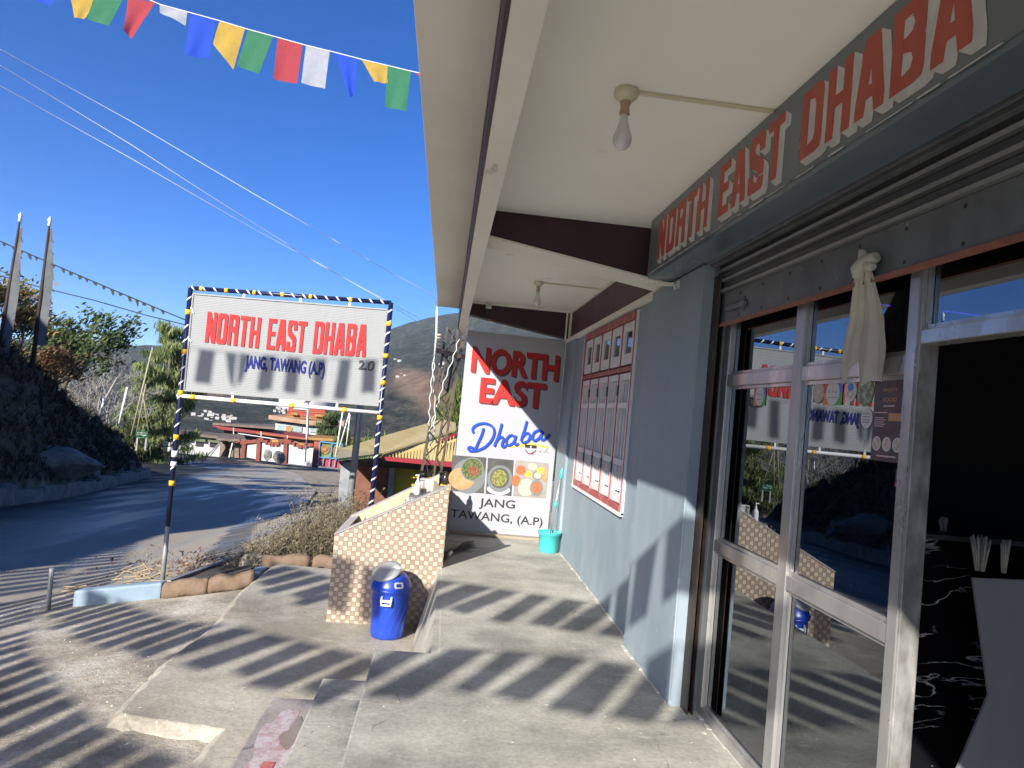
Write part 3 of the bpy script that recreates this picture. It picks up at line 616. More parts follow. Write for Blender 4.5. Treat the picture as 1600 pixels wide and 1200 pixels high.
def gpay(px0, py0, px1, py1, label):
    a = gp(px0, py1); c0 = gp(px1, py0); y0, y1, z0, z1 = a.y, c0.y, a.z, c0.z; cy, cz = (y0+y1)/2, (z0+z1)/2; r = (z1-z0)/2
    def fn(b):
        X0 = 1.5995
        b.add([(X0,y0,z0),(X0,cy,z0),(X0,cy,cz),(X0,y0,cz)], [[0,3,2,1]], 1); b.add([(X0,y0,cz),(X0,cy,cz),(X0,cy,z1),(X0,y0,z1)], [[0,3,2,1]], 2)
        b.add([(X0,cy,z0),(X0,y1,z0),(X0,y1,cz),(X0,cy,cz)], [[0,3,2,1]], 3); b.add([(X0,cy,cz),(X0,y1,cz),(X0,y1,z1),(X0,cy,z1)], [[0,3,2,1]], 4)
        b.disc((X0-.001, cy, cz), ux, uy, abs(y0-y1)*.36, 28, 0, r*1.0)
        wdt = abs(y0-y1)*.5; put_text(b, 'G Pay', (X0-.002, cy+wdt/2, cz-.005), ux*wdt, uy*r*.34, 5)
        b.add([(X0-.002, cy+wdt/2, cz-r*.4), (X0-.002, cy-wdt/2, cz-r*.4), (X0-.002, cy-wdt/2, cz-r*.34), (X0-.002, cy+wdt/2, cz-r*.34)], [[0,1,2,3]], 5)
    flat('payment_sticker', [M_swhite, M_gor, M_gred, M_ggr, M_gbl, M_grey], fn, label, 'sticker', 'payment stickers on the shop glass')
gpay(1286, 594, 1318, 633, 'square G Pay sticker with coloured corners beside the round food sticker')
gpay(1177, 602, 1198, 634, 'G Pay sticker alone on the glass left of the middle post')
# menu poster
M_post = mat('poster_dark_print', (.045,.03,.03), .45, (.10,.06,.06), 12); M_ptxt = mat('poster_pink_print', (.55,.36,.36), .5); M_pyel = mat('poster_orange_print', (.45,.22,.09), .5)
a, c0 = gp(1362, 716), gp(1420, 592)
def menu(b):
    y0, z0 = 2.655, 1.545; W, H = .195, .315; X0 = 1.5995
    b.add([(X0,y0,z0),(X0,y0-W,z0),(X0,y0-W,z0+H),(X0,y0,z0+H)], [[0,1,2,3]], 0)
    def T(t, u, v, w_, h_, mi=1): put_text(b, t, (X0-.001, y0-W*u, z0+H*v), ux*W*w_, uy*H*h_, mi, bold=.01)
    T('ENJOY', .28, .80, .46, .05, 2); T('FOOD', .30, .69, .42, .05, 2); 
    for u0, v, w_, h_ in ((.32,.635,.36,.016),(.05,.56,.4,.012)): b.add([(X0-.001,y0-W*u0,z0+H*v),(X0-.001,y0-W*(u0+w_),z0+H*v),(X0-.001,y0-W*(u0+w_),z0+H*(v+h_)),(X0-.001,y0-W*u0,z0+H*(v+h_))], [[0,1,2,3]], 1)
    for k, v in enumerate((.50,.475,.45,.425,.40)): b.add([(X0-.001,y0-W*.06,z0+H*v),(X0-.001,y0-W*(.36+.06*(k%2)),z0+H*v),(X0-.001,y0-W*(.36+.06*(k%2)),z0+H*(v+.01)),(X0-.001,y0-W*.06,z0+H*(v+.01))], [[0,1,2,3]], 1)
    b.add([(X0-.001,y0-W*.5,z0+H*.47),(X0-.001,y0-W*.95,z0+H*.47),(X0-.001,y0-W*.95,z0+H*.56),(X0-.001,y0-W*.5,z0+H*.56)], [[0,1,2,3]], 2)
    for k, u in enumerate((.18,.5,.82)):
        cc = Vector((X0-.001, y0-W*u, z0+H*.2)); b.disc(cc, ux, uy, W*.14, 20, 3, H*.085); b.disc(cc+nx*.0005, ux, uy, W*.11, 20, 4, H*.068)
    b.add([(X0-.001,y0-W*.2,z0+H*.05),(X0-.001,y0-W*.8,z0+H*.05),(X0-.001,y0-W*.8,z0+H*.07),(X0-.001,y0-W*.2,z0+H*.07)], [[0,1,2,3]], 1)
flat('menu_poster', [M_post, M_ptxt, M_pyel, M_swhite, M_sfood], menu, 'dark menu poster with three dish pictures on the glass beside the door', 'poster')
a = gp(1393, 735)
def card(b):
    X0 = 1.5995; p0, p1 = gp(1394, 751), gp(1411, 728); y0, y1, z0, z1 = 2.492, 2.437, 1.462, 1.525
    b.add([(X0,y0,z0),(X0,y1,z0),(X0,y1,z1),(X0,y0,z1)], [[0,1,2,3]], 0); b.add([(X0-.001,y0,z0),(X0-.001,y1,z0),(X0-.001,y1,z0+.014),(X0-.001,y0,z0+.014)], [[0,1,2,3]], 1)
    b.disc((X0-.001, (y0+y1)/2-.01, z1-.02), ux, uy, .011, 16, 2); b.add([(X0-.001,y0-.01,z0+.026),(X0-.001,y1+.01,z0+.026),(X0-.001,y1+.01,z0+.030),(X0-.001,y0-.01,z0+.030)], [[0,1,2,3]], 2)
flat('notice_sticker', [M_post, M_gred, M_swhite], card, 'small black notice with a red foot below the menu poster', 'sticker')

# ------------------------------------------------------------------ ceiling lamps
M_ivory = mat('ivory_plastic', (.62,.58,.42), .4); M_tan = mat('tan_bakelite', (.42,.30,.20), .4); M_bulb = mat('frosted_bulb', (.62,.60,.62), .12, spec=.7, coat=.5)
def lamp(x, y, x2, label):
    t = thing('ceiling_lamp', (x, y, 2.97), label, 'lamp', 'bulbs under the roof overhang')
    part('base_plate', M_ivory, t, lambda b: b.lathe((x, y, 2.97), [(0,-.001),(.048,-.001),(.05,-.012),(.05,-.028),(.042,-.036),(.03,-.05),(0,-.05)], 24))
    part('holder', M_tan, t, lambda b: b.lathe((x, y, 2.97), [(.021,-.045),(.022,-.06),(.018,-.072),(.021,-.095),(.023,-.103),(.021,-.105),(0,-.105)], 20))
    part('bulb', M_bulb, t, lambda b: b.lathe((x, y, 2.97), [(.012,-.100),(.016,-.115),(.019,-.135),(.027,-.165),(.036,-.19),(.0395,-.205),(.0385,-.222),(.032,-.238),(.02,-.249),(.008,-.2535),(0,-.254)], 24))
    part('conduit', M_ivory, t, lambda b: b.bar((x+.05, y, 2.962), (x2, y+.01, 2.962), .018, .012))
lamp(.617, 2.962, 1.25, 'bare white bulb hanging from the near ceiling bay')
lamp(.83, 7.547, 1.49, 'bare white bulb in the far ceiling bay beyond the purple beam')
# security camera and pipe by the far beam
cc = thing('security_camera', (.42, 9.38, 2.86), 'small dome security camera under the far purple beam', 'camera')
part('mount', M_wwhite, cc, lambda b: (b.lathe((.42, 9.35, 2.90), [(0,.03),(.035,.03),(.04,0),(.035,-.02),(0,-.02)], 16), b.bar((.42,9.40,2.91),(.42,9.34,2.91),.03)))
part('lens_dome', M_blackm, cc, lambda b: b.lathe((.42, 9.35, 2.88), [(.034,0),(.034,-.02),(.026,-.045),(.012,-.056),(0,-.058)], 16))
one('bracket_pipe', mat('white_pipe', (.5,.49,.46), .4), 'white pipe slanting above the tall banner under the roof end', 'pipe', lambda b: b.tube([at(730, 489, 9.47), at(893, 528, 9.47)], .022, 10))

# scarf tied to the shutter
M_cloth = mat('cream_silk_cloth', (.50,.46,.37), .55, (.56,.52,.43), 18, bump=.003, bscale=30, translucent=.2)
def scarf(b):
    ys_ = 2.79; top = 2.36; nU, nV = 20, 24; grid = []
    for j in range(nV+1):
        v = j/nV; z = 2.312 - v*.455; c_y = onx(1350,420,1.49).y + (onx(1330,560,1.49).y-onx(1350,420,1.49).y)*min(1, v*1.6)
        wd = .012 + .125*min(1, v*1.25)**.9 - .02*max(0, v-.85)*6*.3
        row = []
        for i in range(nU+1):
            u = i/nU*2-1; fold = .020*math.sin(u*6+1.2*v)+.011*math.sin(u*14+2+v*3)+.004*math.sin(u*31+v*5)
            zz = z - .085*max(0, v-.7)/.3*(math.sin(u*3.6+.2)*.5+math.cos(u*7)*.35)
            row.append((1.482 + .062*min(1, v*1.8) - fold*(.3+.45*v), c_y - u*wd*(1.0), zz))
        grid.append(row)
    vs = [p for r in grid for p in r]; n = nU+1
    b.add(vs, [[j*n+i, j*n+i+1, (j+1)*n+i+1, (j+1)*n+i] for j in range(nV) for i in range(nU)], 0, True)
    # second shorter fold lying behind
    vs = [(x+.012, y+.03, z*1.0+.015) for (x, y, z) in vs]; b.add(vs, [[j*n+i, j*n+i+1, (j+1)*n+i+1, (j+1)*n+i] for j in range(nV-3) for i in range(nU)], 0, True)
    # knot and tail
    k0 = onx(1345,420,1.485); K = lambda dx, dy, dz: (1.49+dx, k0.y+dy, k0.z+dz)
    b.tube([K(.0,.02,-.03),K(-.008,.01,.0),K(-.01,-.02,.02),K(-.005,-.055,.022),K(.005,-.085,.03)], [.02,.03,.024,.026,.018], 12)
    b.tube([K(.0,-.03,.015),K(-.01,-.06,.0),K(-.005,-.085,-.01)], [.016,.022,.012], 8)
one('ceremonial_scarf', M_cloth, 'cream cloth scarf tied to the shutter and hanging over the glass', 'scarf', scarf)
one('wall_hook', M_wwhite, 'small white cable clip on the wall under the sign box', 'hook', lambda b: (b.box((1.415, 4.66, 2.50), (1.43, 4.70, 2.55)), b.tube([(1.42,4.68,2.54),(1.40,4.68,2.52),(1.41,4.68,2.49)], .007, 6)))
one('conduit_stub', M_beamw, 'short cream conduit end under the corner of the sign box', 'pipe', lambda b: b.bar((1.30, 4.93, 2.557), (1.46, 4.78, 2.549), .03, .022))

# ------------------------------------------------------------------ inside the room
M_marble = bpy.data.materials.new('black_marble'); M_marble.use_nodes = True; N = M_marble.node_tree.nodes; L = M_marble.node_tree.links; B = N['Principled BSDF']; geo = N.new('ShaderNodeNewGeometry')
mp = N.new('ShaderNodeMapping'); mp.inputs['Scale'].default_value = (1.0, 1.0, 4.2); L.new(geo.outputs['Position'], mp.inputs[0])
n1 = N.new('ShaderNodeTexNoise'); n1.inputs['Scale'].default_value = 2.2; n1.inputs['Detail'].default_value = 5; n1.inputs['Distortion'].default_value = .6; L.new(mp.outputs[0], n1.inputs[0])
v1 = ramp(n1.outputs[0], [(.485, (0,0,0)), (.499, (1,1,1)), (.501, (1,1,1)), (.512, (0,0,0))])
n2 = N.new('ShaderNodeTexNoise'); n2.inputs['Scale'].default_value = 3; n2.inputs['Detail'].default_value = 3; L.new(geo.outputs['Position'], n2.inputs[0])
v2 = ramp(n2.outputs[0], [(.45, (0,0,0)), (.55, (1,1,1))])
mm = N.new('ShaderNodeMath'); mm.operation = 'MULTIPLY'; L.new(v1, mm.inputs[0]); L.new(v2, mm.inputs[1])
L.new(mixc(mm.outputs[0], (.006,.006,.008), (.75,.74,.72)), B.inputs['Base Color']); B.inputs['Roughness'].default_value = .25
M_wmarble = mat('pale_marble', (.30,.30,.30), .3, (.36,.36,.36), 3, stretch=(1,1,.5))
ct = thing('service_counter', (2.9, 3.7, 0), 'black veined marble counter inside the dark doorway', 'counter')
part('body', M_marble, ct, lambda b: b.box((1.95, 3.45, .003), (4.6, 3.9, 1.17)), .004)
part('top', mat('counter_edge', (.08,.08,.08), .3), ct, lambda b: b.box((1.93, 3.42, 1.171), (4.6, 3.92, 1.195)), .003)
side = thing('till_counter', (2.9, 3.2, 0), 'pale marble counter end in front of the black counter', 'counter')
part('panel', M_wmarble, side, lambda b: b.prism([at(1520, 903, 3.1), at(1640, 908, 3.1), at(1650, 1260, 3.1), at(1480, 1240, 3.1), at(1545, 1085, 3.1)], (0, .012, 0)))
M_straw = mat('pale_bamboo_sticks', (.42,.38,.30), .7, (.5,.46,.38), 30)
def sticks(px, py, y, n, label, h=.19, r0=.03):
    c0 = at(px, py, y); t = thing('stick_bundle', c0, label, 'sticks', 'bundles of sticks on the counters')
    R = random.Random(px)
    for k in range(n):
        a_ = R.uniform(0, 6.3); q = R.uniform(.2, 1)*r0
        p0 = c0+Vector((math.cos(a_)*q*.6, math.sin(a_)*q*.6, 0)); p1 = c0+Vector((math.cos(a_)*q*1.5, math.sin(a_)*q*1.5, h*R.uniform(.8, 1)))
        part('stick', M_straw, t, lambda b: b.tube([p0, p1], .0042, 5))
sticks(1532, 892, 3.14, 26, 'large bundle of pale sticks standing on the counter in the doorway', .16, .035)
sticks(1568, 895, 3.14, 16, 'smaller bundle of pale sticks, rightmost in the doorway', .155, .02)
sticks(1475, 834, 3.6, 14, 'far bundle of pale sticks on the black counter by the door post', .085, .022)
M_led = bpy.data.materials.new('blue_led'); M_led.use_nodes = True; n_ = M_led.node_tree.nodes['Principled BSDF']; n_.inputs['Emission Color'].default_value = (.12,.08,1,1); n_.inputs['Emission Strength'].default_value = 1.6; n_.inputs['Base Color'].default_value = (.02,.02,.1,1)
b = MB()
for (a_, c_, n) in (((1361,473),(1391,478),11), ((1477,486),(1541,495),17)):
    for k in range(n):
        t = k/(n-1); p = at(a_[0]+(c_[0]-a_[0])*t, a_[1]+(c_[1]-a_[1])*t, 3.9); b.box(p-Vector((.0035,.0035,.0035)), p+Vector((.0035,.0035,.0035)))
led = b.build('light_string', M_led, None); tag(led, 'string of tiny blue lights inside the dark room', 'lights')

# ------------------------------------------------------------------ tall banner at the porch end
BY = 9.53; bl, br = Vector((.175, BY, .02)), Vector((1.45, BY, -.01)); tl, tr = Vector((.19, BY, 2.60)), Vector((1.475, BY, 2.60))
bl.z = .03; br.z = .03
M_flex = mat('white_flex_print', (.33,.33,.36), .55, (.355,.355,.385), 1.2, bump=.004, bscale=1.6)
ban = thing('tall_banner', (.8, BY, 0), 'tall white flex banner with food photos at the end of the porch', 'banner')
part('flex_sheet', M_flex, ban, lambda b: b.prism([bl, br, tr, tl], (0, .03, 0)))
M_bred = mat('banner_red_print', (.40,.025,.022), .6, spec=.2); M_bdark = mat('banner_dark_outline', (.10,.02,.02), .5); M_bblue = mat('banner_blue_print', (.012,.06,.38), .6, spec=.2); M_bblk = mat('banner_black_print', (.02,.02,.02), .5)
M_byel = mat('banner_yellow_print', (.75,.50,.08), .5); M_bnavy = mat('banner_navy_outline', (.015,.02,.12), .5)
def bp3(px, py, lift=.003): p = at(px, py, BY-lift); return p
def bt(b, txt, p0, p1, hpx, mi=0, lift=.003, bold=.02, **k):
    a_ = at(p0[0], p0[1], BY-lift); c_ = at(p1[0], p1[1], BY-lift); up = at(p0[0]+hpx*.095, p0[1]-hpx, BY-lift) - a_; up.x = 0
    put_text(b, txt, a_, c_-a_, Vector((0, 0, up.z)), mi, bold=bold, **k)
def red(b):
    for k in range(1, 4): bt(b, 'NORTH', (735+k*.9, 581+k*.9), (871+k*.9, 596+k*.9), 41, 1, .002+.0001*k, .035); bt(b, 'EAST', (748+k*.9, 629+k*.9), (850+k*.9, 639+k*.9), 40, 1, .002+.0001*k, .035)
    bt(b, 'NORTH', (735, 581), (871, 596), 41, 0, .003, .035); bt(b, 'EAST', (748, 629), (850, 639), 40, 0, .003, .035)
part('headline', [M_bred, M_bdark], ban, red, label='red words NORTH EAST')
part('address', M_bblk, ban, lambda b: (bt(b, 'JANG', (748, 795), (804, 799), 17, 0, .003, .012), bt(b, 'TAWANG, (A.P)', (703, 812), (847, 826), 17, 0, .003, .012)), label='black words JANG TAWANG, (A.P)')
# script word drawn with a round pen; coordinates in a 0..1 box
D_ = [[(.10,.80),(.14,.90),(.22,.92),(.20,.60),(.13,.28),(.10,.15)],
      [(.03,.66),(.02,.52),(.0,.30)],
      ]
script = [
 [(.045,.62),(.03,.74),(.07,.87),(.16,.95),(.255,.90),(.30,.74),(.285,.50),(.22,.26),(.12,.10),(.03,.06),(.0,.12),(.02,.18),(.07,.14)],
 [(.165,.80),(.15,.60),(.12,.38),(.085,.12)],
 [(.385,.99),(.37,.75),(.345,.50),(.315,.26)], [(.325,.36),(.36,.52),(.40,.58),(.425,.52),(.415,.40),(.41,.31),(.43,.27),(.465,.32)],
 [(.565,.60),(.52,.66),(.475,.58),(.46,.44),(.48,.34),(.52,.36),(.56,.48),(.575,.66)], [(.575,.66),(.565,.50),(.565,.40),(.59,.37),(.62,.42)],
 [(.695,1.14),(.68,.92),(.655,.66),(.645,.50)], [(.65,.60),(.69,.74),(.73,.76),(.75,.68),(.735,.54),(.69,.46),(.65,.48)], [(.745,.66),(.78,.60),(.80,.62)],
 [(.89,.84),(.85,.88),(.80,.80),(.785,.66),(.805,.56),(.84,.58),(.88,.70),(.905,.88)], [(.905,.88),(.89,.72),(.895,.62),(.92,.60),(.96,.68),(1.0,.80)]]
sO = at(731, 707, BY-.003); sX = Vector((at(858, 690, BY).x-sO.x, 0, 0)); sY = Vector((0, 0, at(731, 652, BY).z-sO.z))
def scr(b):
    for st in script:
        st2 = [(x-.006*0, y*.92) for x, y in st]
        ribbon(b, [(x+.012, y-.025) for x, y in st2], sO, sX, sY, (0,-1,0), .030, 1, .0, 6); ribbon(b, st2, sO, sX, sY, (0,-1,0), .028, 0, .0012, 6)
part('script_word', [M_bblue, M_bnavy], ban, scr, label='blue handwritten word Dhaba')
part('swash', M_byel, ban, lambda b: ribbon(b, [(0,0),(.3,.55),(.65,.8),(1,.6)], at(793,699,BY-.003), Vector((at(858,688,BY).x-at(793,699,BY).x,0,0)), Vector((0,0,.075)), (0,-1,0), .035, 0, 0, 6, lambda t: .25+1.0*math.sin(PI*min(1,t*.8+.12))))
def smile(b):
    c0 = at(829, 702, BY-.006); b.box(c0+Vector((-.075,-.001,.018)), c0+Vector((-.010,0,.052))); b.box(c0+Vector((.010,-.001,.018)), c0+Vector((.075,0,.052))); b.box(c0+Vector((-.08,-.001,.046)), c0+Vector((.08,0,.056)))
    ribbon(b, [(-.065,-.012),(-.03,-.052),(.02,-.055),(.07,-.008)], c0, Vector((1,0,0)), Vector((0,0,1)), (0,-1,0), .011)
    b.disc(c0+Vector((.028,-.002,-.05)), (1,0,0), (0,0,1), .013, 14, 1, .016)
    bt(b, '.', (843, 707), (845, 707), 2.5, 1, .003, .03); bt(b, '2', (849, 707), (857, 708), 12, 2, .003, 0.01)
part('smiley', [M_bblk, M_bred, M_grey], ban, smile)
# three food photographs
M_pd = mat('photo_dark', (.05,.05,.05), .5, (.09,.085,.08), 8); M_pan = mat('photo_pan', (.16,.17,.17), .4); M_green = mat('photo_greens', (.03,.07,.015), .6, (.16,.16,.05), 50, (.45,.6)); M_meat = mat('photo_meat', (.12,.03,.012), .6, (.26,.10,.045), 50, (.4,.6))
M_bread = mat('photo_flatbread', (.40,.19,.075), .6, (.50,.28,.13), 14); M_noodle = mat('photo_noodles', (.30,.25,.06), .6, (.08,.11,.02), 50, (.42,.56)); M_linen = mat('photo_linen', (.42,.42,.5), .7, (.56,.56,.6), 12)
M_rice = mat('photo_rice', (.40,.39,.33), .7, (.30,.31,.24), 60); M_plate = mat('photo_plate', (.22,.19,.165), .6, (.30,.27,.24), 10); M_curry = mat('photo_curry', (.28,.06,.015), .6, (.40,.16,.06), 60); M_yg = mat('photo_lime', (.5,.6,.05), .6)
PM = [M_pd, M_pan, M_green, M_meat, M_bread, M_noodle, M_linen, M_rice, M_plate, M_curry, M_yg]
X1, Z1 = Vector((1,0,0)), Vector((0,0,1))
def photo(q, items, bg, label):
    def fn(b):
        b.add([at(x, y, BY-.003) for x, y in q], [[3,2,1,0]], bg)
        for k, (px, py, r, mi, ry) in enumerate(items):
            s_ = BY/F; c0 = at(px, py, BY-.004-.0006*k); b.disc(c0, X1, Z1, r*s_, 28, mi, ry*s_)
    part('food_photo', PM, ban, fn, label=label)
photo([(707,711),(760,715),(756,771),(704,767)], [(732,744,26,1,27),(721,748,20,4,17),(738,733,18,1,18.5),(738,733,16,2,16.5),(740,736,9,3,8)], 0, 'photo of a green dish in a pan with flatbread')
photo([(762.5,715.5),(803,719),(799,775),(759,771.5)], [(779,765,18,6,8),(781,748,20,1,21),(781,747,15,0,16),(780,747,12,5,13)], 0, 'photo of a dark bowl of greens')
photo([(805.5,719),(858,724),(853,779),(802,775)], [(828,750,25,8,25),(814,735,8,9,7.5),(832,729,7.5,7,6),(826,741,5.5,10,4.5),(840,743,8,1,7),(840,743,6,7,5),(806,751,7,9,9),(822,762,12.5,7,14),(838,762,10,1,12),(838,762,7.5,9,9),(845,735,6,10,5),(851,742,4,4,11)], 8, 'photo of a platter with curry and rice')
one('threshold_board', mat('weathered_board', (.22,.18,.13), .8, (.32,.27,.20), 6, stretch=(.3,4,4), bump=.004, bscale=20), 'weathered wooden board under the foot of the tall banner', 'board', lambda b: b.box((.08, 9.40, 0.001), (1.47, 9.60, .035)))

# broom and bucket with mop
M_teal = mat('turquoise_plastic', (.06,.50,.47), .35, spec=.5); M_teald = mat('teal_plastic', (.03,.25,.22), .4); M_chrome = mat('mop_steel', (.55,.55,.55), .3, metal=.8)
bc = onz(856, 862, 0); bk = thing('mop_bucket', bc, 'turquoise plastic bucket standing beside the tall banner', 'bucket')
part('bucket_body', M_teal, bk, lambda b: b.lathe(bc, [(0,.003),(.105,.0),(.11,.01),(.123,.2),(.135,.205),(.137,.235),(.130,.237),(.122,.215),(.105,.02),(0,.018)], 28))
part('rim', M_teal, bk, lambda b: b.tube([bc+Vector((.139*math.cos(t), .139*math.sin(t), .232)) for t in np.linspace(0, 2*PI, 29)], .008, 6, cap=False))
p0, p1 = bc+Vector((0, .02, .06)), at(887, 686, bc.y+.25)
mp_ = thing('mop', bc, 'long mop leaning in the turquoise bucket against the wall', 'mop')
L_ = lambda t: p0.lerp(p1, t)
part('handle', M_chrome, mp_, lambda b: b.tube([L_(0), L_(.85)], .011, 8)); part('grip', M_teald, mp_, lambda b: b.tube([L_(.85), L_(1)], .015, 8)); part('collar', M_teal, mp_, lambda b: (b.tube([L_(.35), L_(.42)], .016, 8), b.tube([L_(.62), L_(.72)], .016, 8)))
br0 = onz(700, 868, .02)
bm_ = thing('broom', br0, 'short broom lying on the floor beside the tiled counter', 'broom')
part('handle', M_blackm, bm_, lambda b: b.tube([onz(693, 874, .03), onz(707, 862, .03)], .016, 8)); part('handle_band', M_swhite, bm_, lambda b: b.tube([onz(700, 868.5, .03), onz(705, 863.5, .03)], .018, 8))
def bristle(b):
    R = random.Random(5); a_ = onz(707, 862, .03)
    for k in range(70):
        e_ = onz(741+R.uniform(-8, 3), 848+R.uniform(-5, 9), .01+R.uniform(0, .03)); b.tube([a_+Vector((R.uniform(-.02,.02), R.uniform(-.02,.02), R.uniform(-.015,.015))), (a_+e_)/2+Vector((0,0,.02)), e_], [.003,.003,.001], 4)
part('bristles', mat('dark_bristle', (.05,.045,.04), .9), bm_, bristle)
one('broom', M_blackm, 'short black handle lying left of the broom on the porch floor', 'handle', lambda b: b.tube([onz(692, 869, .02), onz(701, 858, .02), onz(712, 852, .02)], [.016,.012,.004], 8)).name = 'brush_handle'

# ------------------------------------------------------------------ tiled wash counter
CY = 7.42
M_rend = mat('lilac_grey_render', (.27,.245,.245), .8, (.32,.29,.285), 7, bump=.003, bscale=25); M_ymar = mat('cream_marble', (.40,.34,.21), .35, (.46,.41,.29), 5, stretch=(1,1,2)); M_tl = mat('tile_cream', (.46,.355,.275), .35, (.52,.42,.33), 9); M_td = mat('tile_brown', (.26,.19,.13), .4, (.33,.25,.18), 12); M_grout = mat('tile_grout', (.42,.36,.30), .9)
wc = thing('wash_counter', (-.4, CY, -.6), 'sloping wash counter faced with small cream and brown check tiles', 'counter')
top = [(-.975,-.70),(-.95,.22),(-.93,.245),(.115,.805),(.115,-.02)]
front = [(-.965,-.72),(-.965,.245),(.112,.81),(.112,-.72)]
part('front_wall', M_grout, wc, lambda b: b.prism([(x, CY, z) for x, z in front], (0, .07, 0)))
def ztop(x): return .245 + (x+.965)/1.077*.565
def tiles(b):
    p = .0447; g_ = .0035
    for i in range(int(1.08/p)+1):
        for j in range(int(1.55/p)+1):
            x0 = -.965+i*p; x1 = min(x0+p-g_, .112); z0 = -.70+j*p; z1 = z0+p-g_
            if x0 > .11: continue
            t0, t1 = ztop(x0), ztop(x1)
            if z0 > max(t0, t1)-.008: continue
            za, zb = min(z1, t0-.002), min(z1, t1-.002)
            if za <= z0+.001: za = z0+.001
            if x0 < .112 and z0 < -.05 and x0 > .10: continue
            yy = CY-.006-((i*7+j*13) % 5)*.0004
            b.prism([(x0, yy, z0), (x1, yy, z0), (x1, yy, zb), (x0, yy, za)], (0, .006, 0), (i+j) % 2)
tl_ = part('mosaic_tiles', [M_tl, M_td], wc, tiles); tl_['kind'] = 'stuff'
def ztop2(x): return .10 + (x+1.02)/1.02*.76
part('coping', M_rend, wc, lambda b: (b.prism([(-.97,CY-.012,.247),(-.97,CY-.012,.262),(.118,CY-.012,.827),(.118,CY-.012,.812)], (0,.095,0)),
    b.prism([(-.90,8.02,.33),(-.90,8.02,.348),(.0,8.02,.868),(.0,8.02,.85)], (0,.09,0)), b.prism([(-.97,CY+.083,.25),(-.97,CY+.083,.262),(-.90,8.11,.345),(-.90,8.11,.33)], (.10,0,.03)),
    b.box((-.02,8.11,.0),(.112,9.38,.60)), b.box((.1125,9.25,.0),(.185,9.395,.55)), b.prism([(.04,CY+.083,.77),(.04,9.40,.60),(.04,9.40,.55),(.04,CY+.083,.6)], (.072,0,0))))
part('basin', M_ymar, wc, lambda b: (b.prism([(-.88,8.018,-.1),(-.88,8.018,.34),(.0,8.018,.855),(.0,8.018,-.1)], (0,.002,0)), b.prism([(-.87,CY+.072,.17),(.03,CY+.072,.63),(.03,CY+.072,.60),(-.87,CY+.072,.14)], (0,.528,0)), b.prism([(-.9,CY+.09,.20),(-.9,8.0,.22),(-.9,8.0,.3),(-.9,CY+.09,.27)], (.02,0,0)), b.prism([(-.80,CY+.3,.19),(-.72,CY+.5,.24),(-.75,CY+.5,.38)], (.02,-.03,0))))
part('side_wall', M_rend, wc, lambda b: (b.hexa([(-.95,CY+.071,-.72),(-.9,CY+.071,-.72),(-.85,8.1,-.72),(-.9,8.1,-.72)], [(-.95,CY+.071,.24),(-.9,CY+.071,.24),(-.85,8.1,.32),(-.9,8.1,.32)]), b.prism([(-.9,8.021,-.75),(-.9,8.021,.33),(.0,8.021,.85),(.0,8.021,-.75)], (0,.08,0)), b.prism([(.05,CY+.071,-.02),(.05,CY+.071,.76),(.05,9.39,.58),(.05,9.39,-.02)], (.06,0,0))))
# things on the counter
def ct_z(x, y): return .20+(x+.85)*.52
M_bot = mat('white_plastic_bottle', (.66,.68,.68), .3)
p = at(651, 775, 7.75)
bo = thing('soap_bottle', p, 'white pump soap bottle standing on the tiled wash counter', 'bottle')
part('body', M_bot, bo, lambda b: b.lathe(p, [(0,0),(.031,0),(.033,.01),(.032,.11),(.029,.13),(.018,.155),(.011,.165),(.011,.185),(0,.187)], 20))
part('pump', M_bot, bo, lambda b: (b.tube([p+Vector((0,0,.18)), p+Vector((0,0,.215))], .007, 8), b.bar(p+Vector((.008,0,.217)), p+Vector((-.032,0,.213)), .012, .01)))
p2 = at(651, 776, 7.78); one('soap_dish', mat('dark_grey_tray', (.10,.09,.09), .6), 'dark grey tray under the soap bottle and the clear box', 'tray', lambda b: (b.prism([at(638,777,7.6), at(664,777,7.6), at(672,770,7.62), at(664,774,7.6), at(650,775,7.6), at(640,773,7.6)], (0,.2,.0)), b.prism([at(660,776,7.62), at(679,769,7.62), at(679,770.5,7.62), at(662,778.5,7.62)], (0,.15,0))))
M_clear = bpy.data.materials.new('clear_plastic'); M_clear.use_nodes = True; nn = M_clear.node_tree.nodes; pb = nn['Principled BSDF']; pb.inputs['Base Color'].default_value = (.8,.78,.72,1); pb.inputs['Alpha'].default_value = .35; pb.inputs['Roughness'].default_value = .1
q0 = at(655, 771, 7.9); q1 = at(678, 752, 7.9)
bx = thing('plastic_container', q0, 'clear plastic container with brown contents next to the soap bottle', 'container')
part('box', M_clear, bx, lambda b: b.box((q0.x, 7.86, q0.z), (q1.x, 7.98, q1.z+.02)), .004); part('contents', mat('brown_soap', (.16,.08,.05), .6), bx, lambda b: b.box((q0.x+.01, 7.87, q0.z+.005), (q0.x+.10, 7.97, q0.z+.05)), .01)
q2 = at(632, 790, 7.6); tp = thing('tap_fitting', q2, 'small steel tap and valve on the front lip of the wash counter', 'tap')
part('valve', M_chrome, tp, lambda b: (b.tube([q2, q2+Vector((.0,0,.06))], .012, 8), b.tube([q2+Vector((.03,0,.02)), q2+Vector((.045,0,.08))], .014, 8), b.box(q2+Vector((.03,0,.07)), q2+Vector((.12,.05,.09)))))
q3 = at(695, 757, 8.9); one('dark_bottle', mat('dark_glass_bottle', (.03,.02,.02), .2), 'dark bottle standing against the left edge of the tall banner', 'bottle', lambda b: b.lathe(q3, [(0,0),(.035,0),(.036,.01),(.036,.09),(.02,.12),(.014,.13),(.014,.16),(0,.16)], 16))

